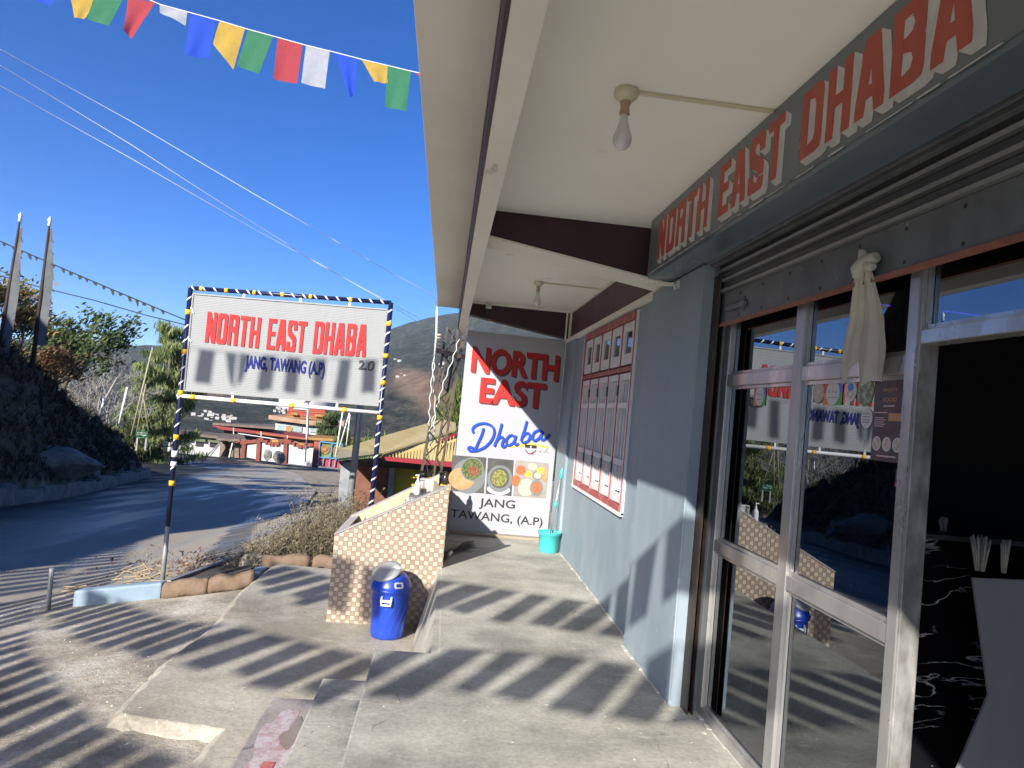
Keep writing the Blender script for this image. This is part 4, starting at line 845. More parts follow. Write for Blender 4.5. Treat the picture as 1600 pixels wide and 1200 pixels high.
# ------------------------------------------------------------------ blue swing bin
bb = onz(604, 994, -.6); bb.z = -.594; BNx, BNy = bb.x, bb.y
M_bblueP = mat('royal_blue_plastic', (.012,.05,.40), .33, (.02,.065,.42), 6, spec=.5, bump=.001, bscale=14, specks=((.10,.13,.35), 22, .70)); M_flap = mat('grey_swing_lid', (.27,.27,.28), .45, (.28,.28,.28), 6, specks=((.6,.6,.6), 9, .62)); M_hand = mat('white_bin_handle', (.66,.66,.68), .4); M_groove = mat('bin_groove', (.05,.13,.70), .35)
bn = thing('swing_bin', bb, 'blue plastic swing top bin with grey flap in front of the tiled counter', 'bin')
part('body', M_bblueP, bn, lambda b: b.lathe(bb, [(0,0),(.145,0),(.152,.01),(.156,.03),(.178,.40),(.178,.43),(.19,.435),(.192,.455),(.18,.46),(.0,.46)], 40))
def dome(b):
    n, mseg = 40, 8; prof = [(.192,.456),(.194,.47),(.188,.49),(.175,.52),(.155,.555),(.125,.585),(.09,.602),(.04,.61),(0,.612)]
    c0 = bb; vs = []; fs = []
    # dome with the front-top scooped for the flap
    for r, z in prof:
        for k in range(n): t = 2*PI*k/n; vs.append(c0+Vector((r*math.cos(t), r*math.sin(t), z)))
    for i in range(len(prof)-1):
        for k in range(n): k2 = (k+1) % n; fs.append([i*n+k, i*n+k2, (i+1)*n+k2, (i+1)*n+k])
    b.add(vs, fs, 0, True)
part('lid', M_bblueP, bn, dome)
def flapf(b):
    c0 = bb+Vector((-.050, -.030, .592)); nn_ = Vector((-.34, -.42, .84)).normalized(); c0 = c0+nn_*.024; a_ = nn_.cross(Vector((0,0,1))).normalized(); e_ = a_.cross(nn_).normalized(); n = 24; vs = []
    rings = [(0,.018),(.25,.017),(.5,.013),(.75,.007),(1,-.001),(1,-.014)]
    for q, hh in rings:
        for k in range(n): t = 2*PI*k/n; vs.append(c0+a_*(.150*q*math.cos(t))+e_*(.135*q*math.sin(t))+nn_*hh)
    vs = [v+Vector((0,0,.0)) for v in vs]; b.add(vs, [[i*n+k, i*n+(k+1) % n, (i+1)*n+(k+1) % n, (i+1)*n+k] for i in range(len(rings)-1) for k in range(n)], 0, True)
part('flap', M_flap, bn, flapf)
fd = Vector((-.12, -1, 0)).normalized(); fr_ = Vector((-fd.y, fd.x, 0))*-1; fr_ = Vector((1, -.12, 0)).normalized()
def hnd(b):
    c0 = bb+fd*.178+Vector((0,0,.37)); o_ = fd*.022
    P4 = [c0-fr_*.045+Vector((0,0,.035)), c0-fr_*.045+o_+Vector((0,0,.0)), c0-fr_*.043+o_-Vector((0,0,.04)), c0+fr_*.043+o_-Vector((0,0,.04)), c0+fr_*.045+o_, c0+fr_*.045+Vector((0,0,.035))]
    b.tube(P4, .0105, 8); b.bar(c0-fr_*.036+o_*.7-Vector((0,0,.004)), c0+fr_*.036+o_*.7-Vector((0,0,.004)), .012, .024)
part('handle', M_hand, bn, hnd)
fd2 = Vector((.45, -1, 0)).normalized(); fr2 = Vector((1, .45, 0)).normalized()
part('lid_clip', M_hand, bn, lambda b: [b.bar(bb+fd2*(.188-z1*.35)+fr2*s1+Vector((0,0,.512+z1)), bb+fd2*(.188-z2*.35)+fr2*s2+Vector((0,0,.512+z2)), .014, .012) for s1, z1, s2, z2 in ((-.034,.02,.034,.02),(-.034,-.02,.034,-.02),(-.034,-.02,-.034,.02),(.034,-.02,.034,.02))])
def grooves(b):
    for k in range(5):
        pts = []
        for q in range(12):
            t = q/11; ang = math.radians(-125+k*22+34*t**1.6); z = .02+.30*t; r = .1565+(.0225)*(z/.4)+.0006
            pts.append(bb+Vector((r*math.cos(ang), r*math.sin(ang), z)))
        b.tube(pts, .0018, 4)
part('groove', M_groove, bn, grooves)

# ------------------------------------------------------------------ roadside sign on decorated poles
SY = 10.15
def sp(px, py, dy=0.0):
    # the board faces the photographer; its plane is turned slightly
    d = ray(px, py); x = d.x/d.y*SY
    for _ in range(3): yy = SY - (x+2.2)*.086 + dy; x = d.x/d.y*yy
    return CAMP + d*(yy/d.y)
M_navy = mat('navy_pole_tape', (.008,.012,.05), .35, spec=.5); M_spw = mat('white_pole_tape', (.70,.70,.70), .45); M_yt = mat('yellow_tape', (.80,.42,.02), .5); M_pole = mat('grey_pole_steel', (.22,.22,.22), .5, (.30,.29,.28), 8, metal=.3)
M_wp = mat('white_pole_paint', (.68,.68,.67), .45)
M_back = bpy.data.materials.new('backlit_flex'); M_back.use_nodes = True; N = M_back.node_tree.nodes; L = M_back.node_tree.links; B = N['Principled BSDF']; geo = N.new('ShaderNodeNewGeometry')
wv = N.new('ShaderNodeTexWave'); wv.bands_direction = 'Z'; wv.inputs['Scale'].default_value = 14; L.new(geo.outputs['Position'], wv.inputs[0])
L.new(mixc(wv.outputs['Fac'], (.23,.238,.24), (.255,.262,.265)), B.inputs['Base Color']); B.inputs['Roughness'].default_value = .6; B.inputs['Specular IOR Level'].default_value = .3
bpn = N.new('ShaderNodeBump'); bpn.inputs['Distance'].default_value = .025; bpn.inputs['Strength'].default_value = .8; mp = N.new('ShaderNodeMapping'); mp.inputs['Scale'].default_value = (2.2,2.2,.5); L.new(geo.outputs['Position'], mp.inputs[0])
L.new(nz(1.6, 3, .5, mp.outputs[0]), bpn.inputs['Height']); bpn2 = N.new('ShaderNodeBump'); bpn2.inputs['Distance'].default_value = .0015; L.new(wv.outputs['Fac'], bpn2.inputs['Height']); L.new(bpn.outputs[0], bpn2.inputs['Normal']); L.new(bpn2.outputs[0], B.inputs['Normal'])
sg = thing('roadside_sign', sp(253, 915), 'white name board on blue yellow and white wrapped poles by the road', 'sign')
P1b, P1t, P2b, P2t = sp(253, 917), sp(298, 450), sp(583, 788), sp(611, 473)
P1b.z -= .1; P2b = Vector((P2t.x, P2t.y, P2b.z-.9))
P1t = Vector((P1b.x*.0+P1t.x, P1t.y, P1t.z))
def spiral(b, a_, c_, r, turns, w_=.022, t0=0, t1=1, ph=0):
    a_, c_ = Vector(a_), Vector(c_); d = (c_-a_); ax = d.normalized(); x = ax.cross(Vector((0,1,0.01))).normalized(); y = ax.cross(x); n = int(turns*14); vs = []
    for k in range(n+1):
        t = t0+(t1-t0)*k/n; an = ph+2*PI*turns*k/n; p = a_+d*t+(x*math.cos(an)+y*math.sin(an))*(r+.0025); vs += [p-ax*w_/2, p+ax*w_/2]
    b.add(vs, [[2*i, 2*i+1, 2*i+3, 2*i+2] for i in range(n)], 0, True)
def pole(a_, c_, tn, grey=.0, tapes=(), r=.032, white=()):
    a_, c_ = Vector(a_), Vector(c_); at2 = lambda t: a_.lerp(c_, t)
    pp = part('post', M_navy, sg, lambda b: b.tube([at2(grey), c_], r, 12))
    if grey: part('post_foot', M_pole, sg, lambda b: b.tube([a_, at2(grey)], r*.97, 12))
    part('wrap', M_spw, pp, lambda b: spiral(b, a_, c_, r, tn, t0=max(grey, white[0] if white else grey)))
    for t in tapes: part('tape', M_yt, pp, lambda b: b.tube([at2(t-.008), at2(t+.008)], r+.006, 12))
    return pp
pole(P1b, P1t, 13, .22, (.36,.51,.655,.79,.92), white=(.40,))
part('ribbon_knot', M_spw, sg, lambda b: (b.tube([P1b.lerp(P1t,.415), P1b.lerp(P1t,.43)], .042, 8), b.tube([P1b.lerp(P1t,.445), P1b.lerp(P1t,.465)], .042, 8)))
pole(P2b, P2t, 24, 0, (.57,.70,.80,.92))
P3a, P3c = P1t, P2t
pole(P3a, P3c, 18, 0, (.055,.18,.32,.46,.60,.80), r=.028)
q1, q2 = sp(277, 618), sp(592, 645)
pb_ = part('cross_rail', M_wp, sg, lambda b: b.tube([q1, q2], .026, 12)); 
for t in (.08,.28,.57,.83): part('tape', M_yt, pb_, lambda b: b.tube([q1.lerp(q2, t-.012), q1.lerp(q2, t+.012)], .031, 12))
bq = [sp(302, 459), sp(605, 484), sp(591, 634), sp(288, 610)]     # tl tr br bl
nb = (bq[1]-bq[0]).cross(bq[3]-bq[0]).normalized(); nb = nb if nb.y < 0 else -nb
brd = part('board', M_back, sg, lambda b: b.prism([bq[3], bq[2], bq[1], bq[0]], -nb*.04))
M_bframe = mat('board_frame', (.22,.22,.22), .5)
part('board_edge', M_bframe, brd, lambda b: [b.bar(bq[i]+nb*.004, bq[(i+1) % 4]+nb*.004, .018, .018) for i in range(4)])
for x0, y0, x1, y1 in ((382,457,381,467),(470,465,469,474),(547,472,546,480),(364,614,363,623),(447,622,446,631),(527,630,526,639),(299,480,303,490),(293,526,299,534),(606,520,602,526)): part('bracket', M_wp, sg, lambda b: b.bar(sp(x0, y0), sp(x1, y1), .03, .02))
def bt2(b, txt, p0, p1, h, mi=0, mode='f', **k):
    a_, c_ = sp(*p0)+nb*.012, sp(*p1)+nb*.012; u_ = Vector((0, 0, h*a_.y/F*1.0))
    if mode == 'h': heavy(b, txt, a_, c_-a_, u_, nb, **k)
    else: put_text(b, txt, a_, c_-a_, u_, mi, **k)
M_sred = mat('sign_red_print', (.36,.018,.02), .6, (.38,.03,.03), 12, spec=.2); M_sblue = mat('sign_blue_print', (.012,.02,.16), .6, spec=.2); 
part('headline', M_sred, brd, lambda b: (bt2(b, 'NORTH', (320,535), (404,544.5), 47, mode='h', wx=.56, wy=.14, gap=.72), bt2(b, 'EAST', (416,546), (476,551.5), 48, mode='h', wx=.56, wy=.14, gap=.72), bt2(b, 'DHABA', (488,552.5), (571,558), 50, mode='h', wx=.56, wy=.14, gap=.72)), label='red words NORTH EAST DHABA')
part('address', M_sblue, brd, lambda b: bt2(b, 'JANG, TAWANG (A.P)', (382,581), (506,593), 26, bold=.034, space=1.0), label='blue words JANG, TAWANG (A.P)')
part('number', M_bblk, brd, lambda b: (bt2(b, '2.', (560,577), (573,578.5), 14.5, bold=.03), bt2(b, '0', (574,579), (584,580), 15.5, shear=.15)), label='black number 2.0')

# ------------------------------------------------------------------ planter kerb, half tubes, litter
M_bk = mat('pale_blue_kerb_paint', (.17,.24,.31), .7, (.22,.29,.34), 3, bump=.004, bscale=15, specks=((.22,.20,.18), 9, .68)); M_sack = mat('brown_sacking', (.15,.095,.06), .9, (.20,.14,.095), 9, bump=.012, bscale=18)
pk = thing('planter_kerb', ong(250, 935), 'low planter kerb partly painted pale blue beside the forecourt', 'kerb')
def kerb_piece(name, m_, a_, c_, h, th, bev=.03, lab=None, lift=0.0):
    a_, c_ = Vector(a_), Vector(c_); d = (c_-a_); d.z = 0; n_ = Vector((-d.y, d.x, 0)).normalized()*th
    lo = [a_-Vector((0,0,.15)), c_-Vector((0,0,.15)), c_+n_-Vector((0,0,.15)), a_+n_-Vector((0,0,.15))]; hi = [a_+Vector((0,0,h)), c_+Vector((0,0,h)), c_+n_+Vector((0,0,h)), a_+n_+Vector((0,0,h))]
    b = MB(); b.hexa(lo, hi); return b.build(name, m_, pk, lab, bev)
kerb_piece('kerb_stone', M_bk, ong(112, 950), ong(250, 937), .20, .16, .03, 'pale blue painted kerb length')
kerb_piece('kerb_stone', M_bk, ong(396, 919), ong(428, 896), .15, .14, .03, 'pale blue corner of the kerb')
kerb_piece('kerb_stone', M_bk, ong(428, 898), ong(520, 906), .10, .14, .02, 'pale blue strip below the brown sleeves')
def sleeve(a_, c_, r, lift, label=None):
    a_, c_ = Vector(a_), Vector(c_); b = MB(); n = 14; R = random.Random(int(a_.x*100)); rings = []; d = (c_-a_); d.z = 0; d.normalize(); s_ = Vector((-d.y, d.x, 0))
    K = 10
    for i in range(K+1):
        t = i/K; p = a_.lerp(c_, t)+Vector((0,0,lift+.012*math.sin(t*9+a_.x*5))); rr = r*(1+.05*math.sin(t*17+a_.x)+(-.12 if i in (0,K) else 0))
        for k in range(n): an = 2*PI*k/n; q = .8; cx, cz = math.copysign(abs(math.cos(an))**q, math.cos(an)), math.copysign(abs(math.sin(an))**q, math.sin(an)); vs_ = p+s_*(cx*rr+r)+Vector((0,0,cz*rr*1.05)); rings.append(vs_)
    b.add(rings, [[i*n+k, i*n+(k+1) % n, (i+1)*n+(k+1) % n, (i+1)*n+k] for i in range(K) for k in range(n)], 0, True)
    b.f.append(list(range(n))[::-1]); b.m.append(0); b.sm.append(False); b.f.append([K*n+k for k in range(n)]); b.m.append(0); b.sm.append(False)
    b.build('sleeve', M_sack, pk, label)
s1, s2, s3 = ong(250, 939), ong(323, 931), ong(395, 921)
sleeve(s1, s1.lerp(s2,.98), .10, .10); sleeve(s2, s3, .10, .10)
s4, s5, s6 = ong(404, 905), ong(483, 903), ong(530, 907)
sleeve(s4, s4.lerp(s5,.97), .085, .20); sleeve(s5.lerp(s6,.04), s6, .085, .20)
one('litter_heap', mat('dark_heap', (.03,.025,.02), 1, (.07,.055,.04), 6, bump=.03, bscale=10), 'dark earth and rubbish inside the planter kerb', 'earth', lambda b: (b.prism([ong(262,925)+Vector((0,.25,0)), ong(395,908)+Vector((-.1,.1,0)), ong(402,895)+Vector((-.1,.3,0)), ong(300,905)+Vector((0,.6,0))], (0,0,.06))), bevel=.02)
one('planter_edge_bar', M_pole, 'thin dark metal bar along the back of the planter kerb', 'bar', lambda b: b.bar(ong(258,925)+Vector((0,.1,.10)), ong(382,878)+Vector((0,0,.12)), .05, .05))
st = one('marker_post', M_pole, 'short bare metal stake at the corner of the forecourt', 'post', lambda b: b.tube([ong(75,955)-Vector((0,0,.1)), at(81, 888, ong(75,955).y)], .028, 8))
M_wood = mat('split_firewood', (.25,.18,.10), .8, (.36,.28,.18), 7); M_paper = mat('pale_litter', (.6,.58,.55), .7)
R = random.Random(11)
for k in range(34):
    c0 = ong(R.uniform(165, 250), R.uniform(900, 922)) if k < 26 else ong(R.uniform(85, 105), R.uniform(925, 945))
    an = R.uniform(-.7, .7)+(PI/2 if R.random() < .15 else 0); l = R.uniform(.12, .3); dz = R.uniform(.02, .12)
    one('wood_stick', M_wood, 'split stick of pale firewood in the heap behind the blue kerb' if k < 26 else 'pale stick lying between the metal stake and the blue kerb end', 'stick', lambda b: b.bar(c0+Vector((0,.15,dz)), c0+Vector((l*math.cos(an), .15+l*.4*math.sin(an), dz+R.uniform(-.05,.12))), .018, .012), 'firewood sticks behind the blue kerb' if k < 26 else 'sticks beside the metal stake')
def rock(name, c0, r, label, m_, seed, cat='rock', group=None, flat_=.7):
    bm = bmesh.new(); bmesh.ops.create_icosphere(bm, subdivisions=3, radius=1); R = random.Random(seed); dirs = [(Vector((R.gauss(0,1),R.gauss(0,1),R.gauss(0,1))).normalized(), R.uniform(.55,.85)) for _ in range(14)]
    for v in bm.verts:
        for d, k in dirs:
            e_ = v.co.dot(d)-k
            if e_ > 0: v.co -= d*e_*.95
        v.co += Vector((R.gauss(0,.015),)*3)
        v.co = Vector((v.co.x*r[0], v.co.y*r[1], v.co.z*r[2]))
    me = bpy.data.meshes.new(name); bm.to_mesh(me); bm.free(); me.materials.append(m_); o = link(bpy.data.objects.new(name, me)); o.location = c0; return tag(o, label, cat, group)
M_rock = mat('grey_rock', (.09,.085,.08), .9, (.20,.19,.17), 3, bump=.03, bscale=7)
rock('rock', ong(393, 893)+Vector((0,.1,.06)), (.22,.2,.2), 'pale stone at the corner of the planter beside the brown sleeves', mat('tan_rock', (.24,.20,.15), .9, (.36,.31,.24), 5, bump=.02, bscale=12), 3)
for px, py, dz, r, lb, sd in ((85,722,.35,(1.9,1.1,.62),'large pale boulder lying on the dark bank above the kerb',5),(133,738,.25,(.75,.6,.5),'pale boulder right of the large one on the dark bank',6),(201,728,.3,(.42,.4,.38),'small pale stone near the end of the dark bank',9),(8,764,.25,(.35,.3,.12),'flat pale stone low on the bank at the left edge',12)):
    d = ray(px, py); t = np.arange(8, 60, .02); Z = CZ+d.z/d.y*t; Hh = height(d.x/d.y*t, t); k = int(np.argmax(Z < Hh)); p = Vector((d.x/d.y*t[k], t[k], Z[k])); rock('boulder', p+Vector((0,0,.05)), r, lb, M_rock, sd)
R = random.Random(4)

# ------------------------------------------------------------------ vegetation
def leafmat(n_, c1, c2, tr=.25): return mat(n_, c1, .7, c2, 2.2, (.3,.7), translucent=tr, spec=.2)
def quads(b, C, size, R, mi=0, aspect=1.0, droop=0.0, wf=.5):
    for p in C:
        n1 = Vector((R.gauss(0,1), R.gauss(0,1), R.gauss(0,1))).normalized(); s_ = size*R.uniform(.35, 1.5)
        if droop: u_ = Vector((R.gauss(0,.35), R.gauss(0,.35), -1)).normalized()
        else: u_ = n1.orthogonal().normalized()
        v_ = u_.cross(n1).normalized() if droop else n1.cross(u_)
        b.add([p-u_*s_*aspect, p+v_*s_*wf, p+u_*s_*aspect, p-v_*s_*wf], [[0,1,2,3]], mi)
def branchy(base, h, r, seed, spread=.5, levels=4, up=.6, lean=(0,0), nb_=3):
    R = random.Random(seed); segs = []; tips = []
    def grow(p, d, l, rad, lv):
        q = p; pts = [p]; rr = [rad]
        for k in range(4):
            d = (d+Vector((R.gauss(0,.12), R.gauss(0,.12), R.gauss(0,.06)+.05*up))).normalized(); q = q+d*l/4; pts.append(q); rr.append(rad*(1-.13*(k+1)))
        segs.append((pts, rr, lv))
        if lv >= levels: tips.append(q); return
        for k in range(nb_ if lv else nb_+2):
            t = R.uniform(.35, 1) if lv else R.uniform(.3, 1); i_ = min(4, int(t*4)); a_ = pts[i_]
            dd = (d + Vector((R.gauss(0,1), R.gauss(0,1), R.gauss(0,.5)+up*.3)).normalized()*spread*1.6).normalized(); grow(a_, dd, l*R.uniform(.5,.75), rr[i_]*.6, lv+1)
        tips.append(q)
    grow(Vector(base), Vector((lean[0], lean[1], 1)).normalized(), h*.5, r, 0)
    return segs, tips
M_bark = mat('grey_bark', (.06,.05,.04), .9, (.11,.10,.08), 4); M_twig = mat('pale_twigs', (.20,.185,.17), .9, (.28,.265,.245), 3)
def tree(name, base, h, label, lm, seed, r=.12, leaf=.12, per=26, rad=.5, spread=.5, levels=3, cat='tree', group=None, bark=None, nb_=3):
    t = thing(name, base, label, cat, group); segs, tips = branchy(base, h, r, seed, spread, levels, nb_=nb_); bark = bark or M_bark
    part('trunk', bark, t, lambda b: [b.tube(p, rr, 6 if lv < 1 else 4, cap=False) for p, rr, lv in segs if lv <= 0]); part('branch', bark, t, lambda b: [b.tube(p, [max(x, .006*h/4) for x in rr], 4 if lv < 2 else 3, cap=False) for p, rr, lv in segs if lv > 0])
    if lm:
        R = random.Random(seed+1); b = MB(); k = 0
        for p in tips:
            if R.random() < .12: continue
            mi = R.randrange(len(lm)); rr = rad*R.uniform(.5, 1.15)
            C = [p+Vector((R.gauss(0,.45), R.gauss(0,.45), R.gauss(0,.36)))*rr for _ in range(per)]; quads(b, C, leaf, R, mi, 1.3)
        b.build('crown', lm, t)
    return t
def bankpt(px, y, dz=0.0):
    d = ray(px, 600); x = d.x/d.y*y; return Vector((x, y, float(height(np.array(x), np.array(y)))+dz))
LM_or = [leafmat('autumn_yellow_leaf', (.42,.32,.09), (.50,.40,.15)), leafmat('autumn_brown_leaf', (.28,.16,.06), (.36,.22,.10)), leafmat('olive_leaf', (.17,.18,.06), (.25,.25,.10))]
LM_rd = [leafmat('russet_leaf', (.17,.075,.035), (.24,.12,.05)), leafmat('dry_leaf', (.22,.15,.08), (.28,.2,.11))]
LM_gr = [leafmat('dark_green_leaf', (.035,.06,.02), (.07,.10,.035)), leafmat('mid_green_leaf', (.07,.11,.035), (.11,.15,.06))]
LM_pn = [leafmat('pine_needle_pale', (.20,.25,.09), (.28,.32,.13)), leafmat('pine_needle_dark', (.08,.12,.045), (.14,.18,.07))]
tree('broadleaf_tree', bankpt(22, 27), 3.0, 'yellow leaved tree on the bank at the left edge behind the flagpoles', LM_or, 21, .07, .07, 50, .7, .6, 3)
tree('broadleaf_tree', bankpt(-45, 26), 2.6, 'brown and yellow tree cut by the left picture edge', LM_or, 22, .08, .065, 40, .6, .6, 3)
tree('broadleaf_tree', bankpt(84, 30), 2.4, 'low russet leaved tree right of the dark flagpole', LM_rd, 23, .06, .06, 40, .55, .6, 3)
tree('broadleaf_tree', bankpt(105, 34), 5.6, 'dark green tree with clumped leaves right of the russet one', LM_gr, 24, .10, .09, 42, .6, .55, 3)
tree('broadleaf_tree', bankpt(92, 37), 6.4, 'taller dark green tree behind the second flagpole', LM_gr, 27, .10, .09, 30, .55, .45, 3)
tree('bare_tree', bankpt(150, 48), 11, 'leafless grey tree behind the end of the bank', None, 31, .11, levels=5, spread=.45, bark=M_twig, nb_=3)
tree('bare_tree', bankpt(182, 55), 12, 'leafless tree with pale trunk just left of the pine', None, 33, .13, levels=5, spread=.5, bark=M_twig, nb_=3)
tree('bare_tree', bankpt(128, 44), 8.5, 'thin leafless tree beside the dark green trees', None, 35, .08, levels=5, spread=.5, bark=M_twig, nb_=3)
# pine: trunk and drooping whorls
def pine(base, h, rmax, label, seed, lm, dens=1.0, leafs=.22, lean=0.0):
    t = thing('pine_tree', base, label, 'tree'); R = random.Random(seed); base = Vector(base)
    part('trunk', M_bark, t, lambda b: b.tube([base, base+Vector((0,0,h*.55)), base+Vector((.1,0,h))], [.16*h/10,.1*h/10,.03], 8))
    bb_ = MB(); lf = MB()
    for k in range(int(46*dens)):
        f = R.uniform(.10, .98); z = h*f; rr = rmax*(1.12-f)**.65*R.uniform(.45, 1.05)*(1 if f > .18 else .8); an = R.uniform(0, 6.28); tip = base+Vector((math.cos(an)*rr, math.sin(an)*rr, z+rr*.22)); root = base+Vector((0,0,z-.2)); midp = (tip+root)/2+Vector((0,0,-.1*rr))
        bb_.tube([root, midp, tip], [.05,.035,.012], 4, cap=False)
        for q in range(5):
            tt = .35+.65*q/4; c0 = root.lerp(tip, tt)+Vector((R.gauss(0,.18), R.gauss(0,.18), R.gauss(0,.1))); mi = 0 if R.random() < .62 else 1
            quads(lf, [c0+Vector((R.gauss(0,.22), R.gauss(0,.22), R.gauss(0,.16)-.12)) for _ in range(int(60*dens))], leafs*.9, R, mi, 1.35, droop=1, wf=.17)
    bb_.build('branch', M_bark, t); lf.build('crown', lm, t)
p_ = ong(236, 700, 0); pb2 = Vector((ray(250,700).x/ray(250,700).y*62, 62, -6.3)); 
pine(pb2, 12.4, 4.7, 'tall drooping pine standing between the bank and the name board', 41, LM_pn, 1.5, .2)
pine(Vector((ray(225,700).x/ray(225,700).y*60, 60, -6.2)), 7.4, 3.2, 'small pine in front of the tall drooping pine', 43, LM_pn, .9, .18)
for px, y, zb, h, rm, lb, sd in ((706, 34, -4.5, 6.4, 1.3, 'green conifer behind the lattice pole', 45), (723, 30, -4.5, 7.4, 1.5, 'green conifer partly hidden by the tall banner', 46), (518, 110, -11, 10.5, 3.4, 'dark conifer beside the stupa', 47), (604, 60, -8, 6.5, 3.0, 'olive conifer behind the yellow roof near the sign post', 48), (540, 100, -11, 8.5, 3.0, 'dark conifer right of the stupa behind the white poles', 49), (578, 75, -9, 7.6, 2.6, 'pale green conifer behind the yellow roof', 50)):
    lm = [LM_pn[1], LM_gr[0]] if 'dark' in lb else ([leafmat('fresh_needle', (.10,.15,.03), (.15,.20,.05)), LM_pn[1]] if 'green conifer' in lb else LM_pn)
    d = ray(px, 640); pine(Vector((d.x/d.y*y, y, zb)), h, rm, lb, sd, lm, .8, .24 if y > 50 else .13)
# dry brush right of the road
M_dry = mat('dry_straw', (.17,.135,.08), .9, (.25,.21,.13), 3); M_dry2 = mat('dry_brush_dark', (.05,.04,.025), .9, (.11,.09,.055), 4)
def brush(px, y, h, n, label, seed, spread=.5):
    R = random.Random(seed); d = ray(px, 700); x = d.x/d.y*y; base = Vector((x, y, float(height(np.array(x), np.array(y)))-.02)); t = thing('dry_bush', base, label, 'bush', 'dry bushes beside the forecourt'); b = MB(); lf = MB()
    for k in range(n):
        a_ = R.uniform(0, 6.28); s_ = R.uniform(0, spread); p0 = base+Vector((math.cos(a_)*s_*.5, math.sin(a_)*s_*.5, 0)); hh = h*R.uniform(.4, 1)
        p1 = p0+Vector((math.cos(a_)*s_*.5+R.gauss(0,.08), math.sin(a_)*s_*.5, hh*.6)); p2 = p1+Vector((R.gauss(0,.12), R.gauss(0,.12), hh*.4)); b.tube([p0,p1,p2], [.005,.004,.0015], 3, mi=R.randrange(2), cap=False)
        for q in range(5):
            tt = R.uniform(.3, 1); c0 = p0.lerp(p1, tt) if R.random() < .5 else p1.lerp(p2, tt); e_ = c0+Vector((R.gauss(0,.08), R.gauss(0,.08), R.uniform(.0,.12))); b.tube([c0, e_], [.003,.001], 3, mi=R.randrange(2), cap=False)
            quads(lf, [e_+Vector((R.gauss(0,.02), R.gauss(0,.02), R.gauss(0,.02))) for _ in range(3)], .016, R, R.randrange(2), 1.3)
    b.build('stems', [M_dry, M_dry2], t); lf.build('leaves', [M_dry, M_dry2], t)
for k, (px, y, h, n, lb, sp_) in enumerate([(556, 11.3, 1.15, 150, 'tallest dry bush around the foot of the grey steel pole', .8), (528, 12.2, 1.25, 130, 'dry bush behind the grey steel pole', .8), (505, 11.0, .8, 130, 'dense dry bush left of the tiled counter', .8), (476, 11.6, .62, 110, 'low dry bush behind the brown sleeves', .7), (446, 11.0, .42, 90, 'small dry tuft at the left end of the bushes', .6), (585, 12.6, 1.3, 110, 'dry bush behind the counter near the striped sign post', .8), (424, 10.8, .3, 70, 'lowest dry tuft beside the planter corner', .5), (612, 14, 1.2, 80, 'dry bush in front of the brown shed wall', .8)]): brush(px, y, h, n, lb, 60+k, sp_)
# gravel, leaf litter and small stones on the ground
b = MB(); R = random.Random(8)
for k in range(2600):
    px, py = R.uniform(60, 530), R.uniform(850, 1190); p = ong(px, py, .012)
    dens = 1 if (380 < px < 520 and py < 900) else (.45 if 80 < px < 260 and 980 < py < 1080 else .12)
    if R.random() > dens or (p.x > -2.05 and p.y < 9.9): continue
    s_ = R.uniform(.003, .010)*(1.5 if py < 900 else 1); b.add([p+Vector((-s_,-s_,0)), p+Vector((s_,-s_*.7,0)), p+Vector((s_*.6,s_,0)), p+Vector((0,0,s_*1.1))], [[0,1,3],[1,2,3],[2,0,3]], R.randrange(3))
tag(b.build('gravel', [mat('pebble_pale', (.42,.38,.31), .9), mat('pebble_dark', (.14,.12,.10), .9), mat('pebble_rust', (.27,.22,.17), .9)], None), 'loose grit and small stones on the rough forecourt', 'gravel', kind='stuff')
b = MB()
for k in range(1500):
    p = ong(R.gauss(330, 75), R.gauss(885, 14), .02)
    if p.x > -2.1 or p.y < 9.3: continue
    s_ = R.uniform(.012, .035); quads(b, [p+Vector((0,0,.01))], s_, R, R.randrange(3), 1.0)
tag(b.build('leaf_litter', [mat('litter_red', (.11,.055,.035), .9), mat('litter_tan', (.24,.19,.13), .9), mat('litter_brown', (.09,.06,.04), .9)], None), 'dead leaves and litter scattered behind the planter kerb', 'leaves', kind='stuff')
# scrub on the bank
b = MB(); R = random.Random(9)
for k in range(3600):
    y = R.uniform(12, 40); x = float(curb_x(y))-.4-abs(R.gauss(0, 2.4)); z = float(height(np.array(x), np.array(y))); p = Vector((x, y, z+.03)); mi = R.randrange(3)
    for q in range(3): e_ = p+Vector((R.gauss(0,.14), R.gauss(0,.14), R.uniform(.08,.36))); s_ = .022; b.add([p-Vector((s_,0,0)), p+Vector((s_,0,0)), e_], [[0,1,2]], mi)
    if R.random() < .35: quads(b, [p+Vector((R.gauss(0,.12), R.gauss(0,.12), R.uniform(0,.25))) for _ in range(6)], .05, R, mi, 1.2)
tag(b.build('bank_scrub', [mat('scrub_green', (.03,.036,.014), .9), mat('scrub_brown', (.085,.062,.038), .9), mat('scrub_dark', (.018,.017,.011), .9)], None), 'dry grass and low scrub growing over the dark bank', 'scrub', kind='stuff')

